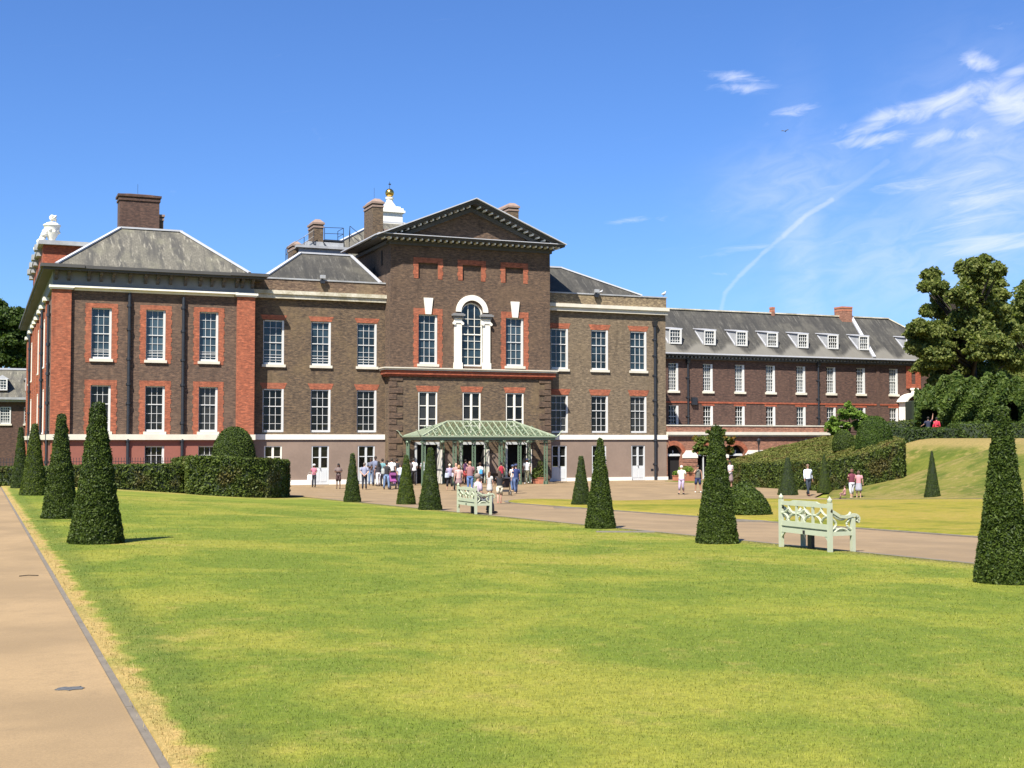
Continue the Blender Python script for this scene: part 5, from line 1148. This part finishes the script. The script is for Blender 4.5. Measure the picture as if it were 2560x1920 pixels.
def person(u, vf, vh, face, label, top, bottom, hair, skin='pale', arms='down', legs='stand', trousers='long', sleeve='short', hairlen='short', shoe=(.05, .04, .035), pos_=None, h=None, hat=None, girth=1.0, group=None):
    """face: heading in degrees, 0 looks away from the viewer into the scene, 90 to the viewer's left, 180 at the viewer"""
    p = at(u, vf) if pos_ is None else Vector(pos_)
    if p.y > 87.6 and pos_ is None:
        Y = 87.6 - random.uniform(0, 2.4); tt = (u - 1280) / 3200; X = Y * (math.sin(TH) + math.cos(TH) * tt) / (math.cos(TH) - math.sin(TH) * tt); p = Vector((X, Y, tz(X, Y)))
    if h is None: h = far(u, vh, depth(p)).z - p.z
    k = h / 1.75; t = thing('person', label, 'person', p, -TH + R(face), group); t.scale = (k, k, k); sit = legs == 'sit'; dz = -.47 if sit else 0
    J = lambda s, q: (s * q[0], q[1], q[2] + dz)
    bm = bmesh.new(); sk = bm.verts.layers.skin.verify()
    def vt(c, r, root=False): v = bm.verts.new(c); v[sk].radius = (r, r); v[sk].use_root = root; return v
    def ch(a, pts):
        for c, r in pts: b = vt(c, r); bm.edges.new((a, b)); a = b
        return a
    pel = vt((0, 0, .96 + dz), .105, True); chest = ch(pel, [((0, 0, 1.12 + dz), .10), ((0, 0, 1.32 + dz), .115)])
    neck = ch(chest, [((0, -.005, 1.45 + dz), .06), ((0, 0, 1.52 + dz), .05)]); ch(neck, [((0, .012, 1.575 + dz), .064), ((0, .012, 1.64 + dz), .082), ((0, .004, 1.70 + dz), .068), ((0, 0, 1.735 + dz), .03)])
    LG = {'stand': [((.10, .01, .5), (.11, -.01, .09)), ((.10, .02, .5), (.12, .03, .09))], 'walk': [((.09, .16, .52), (.09, .24, .10)), ((.09, .02, .5), (.09, -.26, .13))], 'step': [((.09, .1, .5), (.1, .14, .09)), ((.09, .02, .5), (.1, -.12, .1))], 'wide': [((.14, .02, .5), (.17, .0, .09)), ((.14, .02, .5), (.17, .02, .09))],
          'sit': [((.11, .44, .47), (.11, .46, .09)), ((.10, .43, .47), (.12, .38, .09))], 'crouch': [((.15, .3, .5), (.1, .05, .09))] * 2}[legs]
    AR = ARMS[arms]; hands = []
    for i, s in enumerate((1, -1)):
        e, w = AR[i]; e = J(s, e); w = J(s, w); d = (Vector(w) - Vector(e)).normalized()
        sh = ch(chest, [((s * .15, 0, 1.42 + dz), .062)]); wr = ch(sh, [(((s * .19 + e[0]) / 2, e[1] / 2, (1.42 + dz + e[2]) / 2), .047), (e, .038), (((e[0] + w[0]) / 2, (e[1] + w[1]) / 2, (e[2] + w[2]) / 2), .036), (w, .025)])
        pm = ch(wr, [(tuple(Vector(w) + d * .05), .032)]); sd = d.cross(Vector((s, 0, 0)) if abs(d.x) < .8 else Vector((0, 0, 1))).normalized()
        for f in range(4): b0 = Vector(w) + d * .09 + sd * (f - 1.5) * .018; ch(pm, [(tuple(b0), .011), (tuple(b0 + d * (.035 + .008 * (1 if f in (1, 2) else 0)) + Vector((-s * .006, 0, 0))), .009), (tuple(b0 + d * .06 + Vector((-s * .018, 0, 0))), .007)])
        th0 = Vector(w) + d * .045 + sd * .045; ch(pm, [(tuple(th0), .011), (tuple(th0 + d * .03 + sd * .012), .009)])
        kn, an = LG[i]; hp = ch(pel, [((s * .09, 0, .90 + dz), .088)]); kk = (s * kn[0], kn[1], kn[2]); aa = (s * an[0], an[1], an[2])
        mid = tuple((Vector((s * .09, 0, .90 + dz)) + Vector(kk)) / 2); ac = ch(hp, [(mid, .076), (kk, .053), (tuple(Vector(kk) * .6 + Vector(aa) * .4 + Vector((0, -.015, 0))), .052), (aa, .034)]); ch(ac, [((aa[0], aa[1] + .08, aa[2] - .04), .033), ((aa[0], aa[1] + .15, aa[2] - .055), .024)])
    me = bpy.data.meshes.new('body'); bm.to_mesh(me); bm.free(); o = bpy.data.objects.new('body', me); col.objects.link(o); o.parent = t; me.materials.append(cloth(SKIN[skin], .6))
    md = o.modifiers.new('skin', 'SKIN'); md.use_smooth_shade = True; ms = o.modifiers.new('sub', 'SUBSURF'); ms.levels = 1; ms.render_levels = 1; LIVE.append(o)
    g = girth
    m = MB(); loft(m, [(0, 0, .90 + dz, .165 * g, .115 * g), (0, 0, 1.0 + dz, .168 * g, .12 * g), (0, 0, 1.12 + dz, .15 * g, .115 * g), (0, .01, 1.28 + dz, .178 * (g + 1) / 2, .13 * g), (0, 0, 1.38 + dz, .185, .115), (0, -.005, 1.455 + dz, .135, .085), (0, 0, 1.495 + dz, .065, .065)])
    if sleeve:
        for i, s in enumerate((1, -1)):
            e, w = J(s, AR[i][0]), J(s, AR[i][1]); a = Vector((s * .14, 0, 1.425 + dz)); a2 = Vector((s * .185, 0, 1.40 + dz)); E = Vector(e); Wv = Vector(w)
            if sleeve == 'long': limb(m, [a, a2, a2.lerp(E, .5), E, E.lerp(Wv, .5), E.lerp(Wv, .92)], [.066, .07, .06, .053, .048, .042])
            else: limb(m, [a, a2, a2.lerp(E, .35), a2.lerp(E, .72)], [.066, .072, .067, .062])
    m.build('top' if trousers != 'dress' else 'dress', cloth(top), t, world=False, smooth=True)
    if trousers in ('skirt', 'dress', 'minidress'):
        m = MB(); zb = .45 if trousers != 'minidress' else .62
        loft(m, [(0, 0, zb, .23, .19), (0, 0, zb + .15, .22, .175), (0, 0, .80, .195, .15), (0, 0, .95, .165, .12), (0, 0, 1.03, .15, .11)]); m.build('skirt', cloth(bottom), t, world=False, smooth=True)
    else:
        m = MB(); loft(m, [(0, 0, .80 + dz, .13 * g, .10), (0, 0, .88 + dz, .172 * g, .122 * g), (0, 0, .97 + dz, .165 * g, .118 * g), (0, 0, 1.03 + dz, .15 * g, .11)])
        for i, s in enumerate((1, -1)):
            kn, an = LG[i]; H = Vector((s * .088, 0, .88 + dz)); K = Vector((s * kn[0], kn[1], kn[2])); A = Vector((s * an[0], an[1], an[2]))
            if trousers == 'long': limb(m, [H, H.lerp(K, .5), K, K.lerp(A, .5), K.lerp(A, .97)], [.098, .086, .068, .06, .056])
            elif trousers == 'capri': limb(m, [H, H.lerp(K, .5), K, K.lerp(A, .55)], [.098, .088, .074, .07])
            else: limb(m, [H, H.lerp(K, .5), H.lerp(K, .9)], [.10, .096, .09])
        m.build('trousers' if trousers == 'long' else 'shorts', cloth(bottom), t, world=False, smooth=True)
    for i, s in enumerate((1, -1)):
        kn, an = LG[i]; m = MB(); m.ball((s * an[0], an[1] + .06, an[2] - .035), .05, 10, .85, .9, 2.5); m.build('shoe', cloth(shoe), t, world=False, smooth=True)
    if hair:
        m = MB(); m.ball((0, -.012, 1.675 + dz), .098, 12, 1.0, .92, 1.08)
        if hairlen == 'long': loft(m, [(0, -.06, 1.30 + dz, .05, .03), (0, -.085, 1.38 + dz, .095, .04), (0, -.075, 1.5 + dz, .10, .05), (0, -.04, 1.63 + dz, .09, .07), (0, -.03, 1.70 + dz, .06, .06)])
        if hairlen == 'bun': m.ball((0, -.11, 1.70 + dz), .045, 8)
        if hairlen == 'mid': loft(m, [(0, -.03, 1.53 + dz, .09, .06), (0, -.025, 1.6 + dz, .105, .08), (0, -.02, 1.70 + dz, .09, .09)])
        m.build('hair', cloth(hair), t, world=False, smooth=True)
    fm = MB(); fm.ball((0, .092, 1.62 + dz), .014, 6, 1.4)        # nose
    fm.build('nose', cloth(SKIN[skin], .6), t, world=False, smooth=True)
    for s in (-1, 1): fm = MB(); fm.ball((s * .031, .080, 1.65 + dz), .010, 6); fm.build('eye', cloth((.03, .02, .02)), t, world=False)
    fm = MB(); fm.box(-.022, .022, .078, .088, 1.583 + dz, 1.59 + dz); fm.build('mouth', cloth((.3, .1, .09)), t, world=False)
    if hat:
        m = MB(); m.lathe([(.104, 1.67 + dz), (.108, 1.72 + dz), (.085, 1.77 + dz), (.02, 1.79 + dz)], (0, 0, 0), 14); m.lathe([(.14, 1.685 + dz), (.14, 1.695 + dz)], (0, .03, 0), 14); m.build('hat', cloth(hat), t, world=False, smooth=True)
    return t
def bag(pr, off, size, c, label, name='handbag', strap=True):
    """off in the person's own frame; the bag itself is a thing of its own"""
    k = pr.scale.x; M_ = Matrix.Rotation(pr.rotation_euler.z, 3, 'Z'); p = pr.location + M_ @ (Vector(off) * k)
    t = thing(name, label, 'bag', p, pr.rotation_euler.z); w, d, h = size; m = MB()
    loft(m, [(0, 0, 0, w * .46, d * .42), (0, 0, h * .15, w / 2, d / 2), (0, 0, h * .7, w * .48, d * .42), (0, 0, h, w * .40, d * .2)], 12); m.build('bag_body', cloth(c, .6), t, world=False)
    if strap: m = MB(); m.tube([(w * .36 * math.cos(a), 0, h * .93 + h * .55 * math.sin(a)) for a in [math.pi * i / 8 for i in range(9)]], .009, 5); m.build('strap', cloth(tuple(x * .5 for x in c)), t, world=False)
    return t
G1 = 'visitors waiting outside the entrance'
a = person(785, 1218, 1161, 165, 'person in a pink and navy striped top and white sun hat holding a white bag', (.42, .14, .2), (.02, .02, .028), (.03, .02, .015), 'tan', 'bagside', hat=(.75, .72, .7), group=G1)
bag(a, (.33, .05, .55), (.38, .1, .36), (.8, .78, .74), 'white carrier bag held by the person left of the door', 'carrier_bag')
person(846, 1222, 1159, 175, 'person with long black hair, arms crossed, in a patterned top and brown shorts', (.16, .12, .11), (.05, .02, .02), (.012, .01, .01), 'brown', 'cross', 'stand', 'short', hairlen='long', group=G1)
person(911, 1224, 1157, 5, 'person seen from behind with hands clasped behind a blue grey shirt', (.24, .26, .36), (.015, .02, .035), (.16, .13, .11), 'pale', 'back', 'stand', girth=1.12, group=G1)
person(928, 1207, 1145, 200, 'person in a grey tee and jeans, arms folded, by the third door', (.12, .13, .18), (.13, .2, .33), (.03, .02, .015), 'brown', 'cross', group=G1)
person(939, 1203, 1141, 160, 'tall person in a grey blue shirt standing behind the crowd', (.15, .17, .25), (.06, .06, .09), (.03, .02, .015), 'brown', 'down', group=G1)
person(947, 1209, 1153, 20, 'person with a long black ponytail, dark top and white trousers', (.03, .025, .03), (.72, .7, .72), (.012, .01, .01), 'tan', 'down', 'step', hairlen='long', group=G1)
person(957, 1209, 1147, 330, 'person in a teal shirt carrying a black backpack', (.12, .26, .28), (.03, .03, .04), (.03, .02, .015), 'tan', 'down', group=G1)
a = person(966, 1224, 1155, 350, 'person in a black tee and blue jeans with back to the viewer', (.018, .018, .02), (.15, .23, .38), (.04, .025, .018), 'pale', 'front', 'wide', group=G1)
bag(a, (-.2, -.12, 1.0), (.24, .12, .34), (.32, .34, .32), 'grey rucksack beside the person in a black tee', 'rucksack')
person(980, 1210, 1146, 10, 'person in a plain white tee and black trousers, back turned, near the brick corner', (.75, .74, .72), (.02, .02, .025), (.04, .03, .02), 'pale', 'down', girth=1.1, group=G1)
person(993, 1207, 1147, 340, 'person in black seen just right of the white tee', (.02, .02, .022), (.03, .03, .035), (.03, .02, .015), 'tan', 'down', group=G1)
person(1001, 1221, 1160, 180, 'person in a white and blue striped top behind the pushchair', (.5, .55, .62), (.1, .12, .2), (.05, .03, .02), 'pale', 'push', hairlen='mid', group=G1)
person(968, 1203, 1151, 120, 'person with dark hair half hidden deep in the crowd', (.1, .12, .14), (.03, .03, .04), (.02, .015, .012), 'tan', 'down', group=G1)
person(1034, 1213, 1146, 355, 'broad person in a white shirt and black trousers left of the canopy', (.78, .77, .75), (.02, .018, .02), (.03, .025, .02), 'pale', 'front', girth=1.12, group=G1)
person(1025, 1208, 1149, 20, 'dark haired person behind the broad white shirt', (.12, .1, .1), (.04, .04, .05), (.02, .015, .012), 'tan', group=G1)
person(1060, 1210, 1147, 30, 'person in a pale blue shirt partly behind the dark cone', (.6, .65, .72), (.04, .03, .035), (.04, .03, .02), 'pale', 'front', group=G1)
a = person(1124, 1226, 1160, 20, 'person with short blond hair in a lilac top and black cropped trousers', (.33, .29, .42), (.02, .018, .022), (.6, .52, .36), 'pale', 'front', 'wide', 'capri', sleeve='short', shoe=(.4, .25, .18), girth=1.1, group=G1)
bag(a, (-.2, -.1, .85), (.3, .12, .3), (.42, .46, .55), 'pale blue shoulder bag on the person with blond hair'); bag(a, (.22, -.08, .9), (.24, .1, .26), (.45, .45, .5), 'grey shoulder bag on the person with blond hair')
person(1140, 1227, 1157, 340, 'person with reddish bald head and dark trousers behind the pink dress', (.35, .22, .2), (.015, .015, .02), None, 'pale', 'front', 'stand', shoe=(.02, .02, .02), group=G1)
person(1147, 1236, 1163, 25, 'person in a pale pink top and patterned short skirt stepping left of the bench', (.58, .36, .33), (.22, .14, .14), (.35, .2, .1), 'pale', 'down', 'step', 'minidress', sleeve='short', hairlen='mid', shoe=(.5, .3, .22), group=G1)
person(1164, 1211, 1149, 330, 'person in a sleeveless purple vest and coral shorts', (.09, .03, .09), (.5, .07, .07), (.03, .02, .015), 'pale', 'cross', 'stand', 'short', sleeve=None, group=G1)
a = person(1175, 1233, 1154, 5, 'person in a red checked shirt and blue jeans standing behind the small bench', (.26, .12, .13), (.09, .16, .33), (.35, .2, .12), 'pale', 'front', 'stand', girth=1.1, group=G1)
a = person(1200, 1220, 1157, 330, 'person in a white top, grey skirt and black leggings with a blue bag', (.72, .72, .68), (.16, .18, .17), (.07, .035, .02), 'pale', 'front', 'stand', 'minidress', hairlen='bun', group=G1)
bag(a, (.16, -.16, .98), (.26, .13, .3), (.04, .27, .62), 'bright blue backpack on the person in the white top', 'backpack')
person(1253, 1217, 1156, 350, 'person with short black hair in a red sleeveless top under the canopy front', (.3, .01, .03), (.03, .02, .025), (.015, .012, .012), 'tan', 'front', sleeve=None, group=G1)
person(1224, 1244, 1180, 330, 'person with long straight brown hair in a loose pale grey dress', (.42, .42, .40), (.42, .42, .40), (.14, .065, .03), 'pale', 'down', 'step', 'dress', hairlen='long', shoe=(.4, .25, .2), group=G1)
a = person(1249, 1259, 1178, 10, 'person in a black top and cream shorts walking behind a pushchair', (.018, .018, .02), (.6, .55, .42), (.05, .03, .02), 'pale', 'push', 'step', 'short', sleeve='short', hairlen='long', shoe=(.5, .2, .14), group=G1)
person(1282, 1229, 1163, 30, 'person in a white tee and jeans with a cap, beside the one in navy', (.72, .66, .62), (.09, .14, .26), (.1, .06, .04), 'pale', 'front', 'step', hat=(.05, .08, .16), shoe=(.5, .36, .22), group=G1)
person(1290, 1234, 1161, 25, 'person in a navy polo shirt, jeans and navy cap right of the entrance crowd', (.02, .035, .13), (.07, .11, .22), (.05, .03, .02), 'pale', 'down', 'step', hat=(.03, .045, .12), shoe=(.5, .38, .26), group=G1)
person(1317, 1207, 1147, 170, 'person in a white top and camouflage trousers under the right end of the canopy', (.75, .74, .7), (.13, .12, .07), (.05, .04, .03), 'tan', 'down', 'walk', hat=(.06, .08, .16), shoe=(.7, .68, .66), group=G1)
sp_ = Vector((14.32, 36.95, tz(14.3, 37))); sp_.z += -.01
a = person(1208, 0, 0, -68, 'grey haired person in a lilac shirt seated on the farther bench', (.44, .36, .44), (.10, .11, .12), (.22, .17, .14), 'pale', 'front', 'sit', pos_=(14.2, 36.85, tz(14.2, 36.9)), h=1.7, girth=1.1)
a.rotation_euler.z = -math.pi / 2
person(1704, 1236, 1164, 150, 'person with white hair in a cream shirt and lilac shorts strolling by the arcade', (.78, .74, .58), (.42, .34, .46), (.72, .66, .6), 'pale', 'back', 'step', 'capri', shoe=(.03, .03, .03), girth=1.15)
person(1745, 1232, 1163, 175, 'person in a grey vest and navy shorts with white trainers by the arcade', (.12, .12, .10), (.012, .02, .07), (.04, .03, .02), 'tan', 'phone', 'wide', 'short', sleeve=None, shoe=(.75, .75, .75))
person(1825, 1222, 1152, 140, 'person in a black and white patterned dress just right of the large cone', (.5, .47, .48), (.22, .16, .16), (.012, .01, .01), 'tan', 'front', 'stand', 'dress', hairlen='long')
person(2020, 1240, 1161, 195, 'balding person in a white shirt and dark trousers striding along the far path', (.66, .70, .80), (.02, .03, .045), (.16, .1, .07), 'tan', 'swing', 'walk', sleeve='long', shoe=(.14, .05, .03), girth=1.1)
person(2130, 1246, 1173, 10, 'person in a maroon top and white trousers standing on the far path', (.13, .02, .04), (.66, .66, .68), (.12, .05, .035), 'pale', 'front', 'step', 'capri', hairlen='mid', shoe=(.6, .45, .3), girth=1.12)
person(2147, 1245, 1177, 340, 'person in a pink flowered dress just behind the maroon top', (.5, .24, .26), (.3, .3, .34), (.1, .06, .04), 'pale', 'down', 'stand', 'dress', hairlen='mid', shoe=(.6, .45, .3))
person(2112, 1247, 1222, 60, 'small child in pink bending down beside the far path', (.5, .26, .24), (.2, .1, .1), (.12, .07, .05), 'pale', 'push', 'sit', h=.95)
person(2342, 1105, 1046, 5, 'person with black hair in a bright red jacket on the terrace walk', (.62, .03, .06), (.02, .02, .025), (.012, .01, .01), 'tan', 'down', pos_=far(2342, 1102, 92), h=1.68, sleeve='long')
person(2321, 1104, 1040, 350, 'person in dark navy reaching up into the leaves of the arbour', (.015, .02, .045), (.015, .02, .045), (.02, .015, .01), 'tan', 'raise', 'stand', 'dress', pos_=far(2321, 1103, 92), h=1.74)

# ================================================================ pushchairs, planters and small things
def pushchair(u, v, face, label, seatc, child=None):
    p = at(u, v); t = thing('pushchair', label, 'pushchair', p, -TH + R(face), 'pushchairs among the visitors')
    m = MB()
    for s in (-.24, .24): m.tube([(s, .32, .12), (s, -.1, .55), (s, -.42, 1.02)], .014, 6); m.tube([(s, -.3, .12), (s, .05, .5)], .014, 6)
    m.tube([(-.24, -.42, 1.02), (.24, -.42, 1.02)], .018, 6); m.tube([(-.24, .0, .45), (.24, .0, .45)], .012, 6); m.build('frame', M['iron'], t, world=False)
    for x in (-.26, .26):
        for y, r in ((.32, .1), (-.3, .14)):
            m = MB(); m.tube([(x - .02, y, r), (x + .02, y, r)], r, 14); w = m.build('wheel', cloth((.02, .02, .02)), t, world=False); m = MB(); m.tube([(x - .025, y, r), (x + .025, y, r)], r * .55, 10); m.build('hub', cloth((.3, .3, .3)), w, world=False)
    m = MB(); m.extr([(-.2, -.15, .5), (-.2, .2, .45), (-.2, .24, .5), (-.2, -.08, .56), (-.2, -.28, .95), (-.2, -.33, .92)], (0, 0, 0), (.4, 0, 0)); m.build('seat', cloth(seatc), t, world=False, fix='all')
    m = MB(); P = [(0, -.3 + .32 * math.sin(a), .78 + .26 * math.cos(a)) for a in [R(-40 + 22 * i) for i in range(6)]]
    for a, b in zip(P[:-1], P[1:]): m.extr([(-.21, a[1], a[2]), (.21, a[1], a[2]), (.21, b[1], b[2]), (-.21, b[1], b[2])], (0, 0, 0), (0, .01, .015))
    m.build('hood', cloth(tuple(x * .6 for x in seatc)), t, world=False, fix='all')
    m = MB(); m.box(-.17, .17, -.2, .15, .2, .32); m.build('basket', cloth((.03, .03, .035)), t, world=False)
pushchair(983, 1222, 200, 'pushchair with purple and orange seat beside the jeans wearer', (.25, .05, .2))
pushchair(1264, 1238, 10, 'black pushchair right of the person in cream shorts', (.025, .02, .025))
person(987, 1220, 1185, 200, 'small child in orange and purple sitting in the pushchair', (.6, .16, .05), (.12, .05, .25), (.06, .04, .03), 'pale', 'push', 'sit', pos_=at(984, 1220) + Vector((0, 0, .12)), h=.9)
def planter(u, v, label, w=.55, h=.45, plant=.5, mat='darkin', pos_=None, kind='lime'):
    p = at(u, v) if pos_ is None else Vector(pos_); t = thing('planter', label, 'planter', p, random.uniform(-.1, .1)); m = MB(); m.extr([(-w / 2, -w / 2, 0), (w / 2, -w / 2, 0), (w / 2, w / 2, 0), (-w / 2, w / 2, 0)], (0, 0, 0), (0, 0, h)); m.box(-w / 2 - .03, w / 2 + .03, -w / 2 - .03, w / 2 + .03, h - .06, h + .001); m.build('box', M[mat], t, world=False, fix='all')
    n = 900; q = rng.normal(size=(n, 3)); q /= np.linalg.norm(q, axis=1)[:, None]; P = q * (rng.random((n, 1)) ** .4) * np.array([w * .75, w * .75, plant * .6]); P[:, 2] += h + plant * .4; a, b = leaves(P, q, .09, .4, .6); arrmesh('plant', a, b, M[kind], t)
planter(1716, 1203, 'dark trough of green plants against the terrace pier', .9, .7, .5, 'terracotta')
planter(1690, 1201, 'small terracotta pot in the first arch', .4, .4, .35, 'terracotta')
planter(1352, 1209, 'potted shrub beside the right end of the canopy', .5, .45, 1.3, 'terracotta', kind='hedge')
planter(1338, 1209, 'low pot with small shrub inside the right canopy corner', .4, .35, .8, 'terracotta', kind='magnolia')
def chair(u, v, rz, label):
    p = at(u, v); t = thing('garden_chair', label, 'chair', p, rz); mt = M['greenpale']; m = MB(); m.box(-.21, .21, -.21, .21, .43, .46); m.build('seat', mt, t, world=False)
    for x in (-.19, .19):
        for y in (-.19, .19): m = MB(); m.tube([(x, y, 0), (x, y, .43 if y > 0 else .9)], .014, 6); m.build('leg', mt, t, world=False)
    m = MB(); m.box(-.2, .2, -.2, -.18, .84, .9)
    for k in range(5): m.box(-.15 + k * .07, -.13 + k * .07, -.2, -.185, .46, .85)
    m.build('backrest', mt, t, world=False)
chair(1765, 1206, .4, 'pale green metal chair by the arcade, left of the large cone')
for (X, Y, lab, z1) in ((59.5, 89.9, 'black lamp post in front of the terrace wall, nearer the arches', 3.25), (64.2, 89.9, 'black lamp post by the terrace wall, half sunk behind the hedge bank', 3.2)):
    t = thing('lamp_post', lab, 'lamp post', (X, Y, 0), 0, 'lamp posts along the terrace wall'); m = MB(); m.tube([(X, Y, 0), (X, Y, z1 - .5)], [.07, .045], 8); m.lathe([(.1, 0), (.09, .2), (.05, .3)], (X, Y, 0), 8); m.build('post', M['iron'], t)
    m = MB(); m.lathe([(.07, z1 - .5), (.17, z1 - .1), (.19, z1 - .08), (.05, z1 + .08), (.01, z1 + .14)], (X, Y, 0), 6); m.build('lantern', M['iron'], t)
def floodlight(x, y, z, lab):
    t = thing('floodlight', lab, 'floodlight', (x, y, z), 0, 'floodlights on the parapets'); m = MB(); m.box(-.18, .18, -.3, -.1, .05, .3); m.build('lamp_head', M['leaddark'], t, world=False); m = MB(); m.box(-.05, .05, -.2, .1, 0, .06); m.box(-.16, .16, -.22, .0, -.3, -.05); m.build('mounting_bracket', M['iron'], t, world=False)
floodlight(22.75, 90.4, 14.8, 'small floodlight on the parapet of the left wing'); floodlight(44.8, 90.4, 14.76, 'small floodlight on the parapet of the right wing')
def gull(x, y, z, lab, s=1.0, fly=False):
    t = thing('bird', lab, 'bird', (x, y, z), .5); m = MB()
    m.tube([(-.22 * s, 0, .13 * s), (-.1 * s, 0, .15 * s), (.02 * s, 0, .17 * s), (.12 * s, 0, .2 * s), (.17 * s, 0, .27 * s), (.2 * s, 0, .3 * s), (.27 * s, 0, .29 * s)], [.01 * s, .05 * s, .085 * s, .07 * s, .04 * s, .045 * s, .008 * s], 8); m.build('body', cloth((.5, .5, .5) if not fly else (.04, .04, .05)), t, world=False, smooth=True)
    if fly:
        for q in (-1, 1): m = MB(); m.extr([(.05 * s, 0, .17 * s), (-.05 * s, q * .35 * s, .33 * s), (-.15 * s, q * .6 * s, .25 * s), (-.1 * s, q * .05 * s, .16 * s)], (0, 0, 0), (0, 0, .015 * s)); m.build('wing', cloth((.04, .04, .05)), t, world=False, fix='all')
    else:
        m = MB()
        for q in (-.03, .03): m.tube([(0, q * s, 0), (0, q * s, .12 * s)], .008 * s, 5)
        m.build('legs', cloth((.4, .25, .1)), t, world=False)
gull(51.0, 90.6, 14.76, 'grey gull standing on the corner of the right parapet', 1.5)
gull(45.3, 90.5, 14.76, 'grey bird perched beside the floodlight on the right parapet', 1.0)
pb = far(1963, 331, 120); gull(pb.x, pb.y, pb.z, 'tiny dark bird flying high over the long range', .7, True)
# small marks on the near path and lawn
def patch(name, u, v, rx, ry, mat, lab, cat, seed):
    p = at(u, v); t = MB(); r = random.Random(seed); n = 22
    pts = [(p.x + rx * math.cos(2 * math.pi * k / n) * r.uniform(.6, 1.1), p.y + ry * math.sin(2 * math.pi * k / n) * r.uniform(.6, 1.1)) for k in range(n)]
    t.extr([(x, y, tz(x, y) + .001) for x, y in pts], (0, 0, 0), (0, 0, .004)); o = t.build(name, mat, fix='all'); tag(o, lab, cat)
patch('tar_patch', 177, 1722, .10, .07, M['tar'], 'small dark grey tar patch on the near path', 'patch', 4)
patch('leaf', 915, 1664, .022, .018, cloth((.4, .03, .02)), 'tiny red fallen leaf on the front lawn', 'leaf', 5)
p = at(70, 1442); m = MB(); m.tube([p + Vector((-.1, .03, .01)), p + Vector((0, 0, .02)), p + Vector((.12, .02, .01))], .006, 5); tag(m.build('twig', M['bark']), 'thin brown twig lying on the near path', 'twig')

# turn the grown bodies into plain meshes
bpy.context.view_layer.update(); dg = bpy.context.evaluated_depsgraph_get(); done = []
for o in LIVE: done.append((o, bpy.data.meshes.new_from_object(o.evaluated_get(dg), depsgraph=dg)))
for o, me in done: o.modifiers.clear(); o.data = me; me.name = 'body'
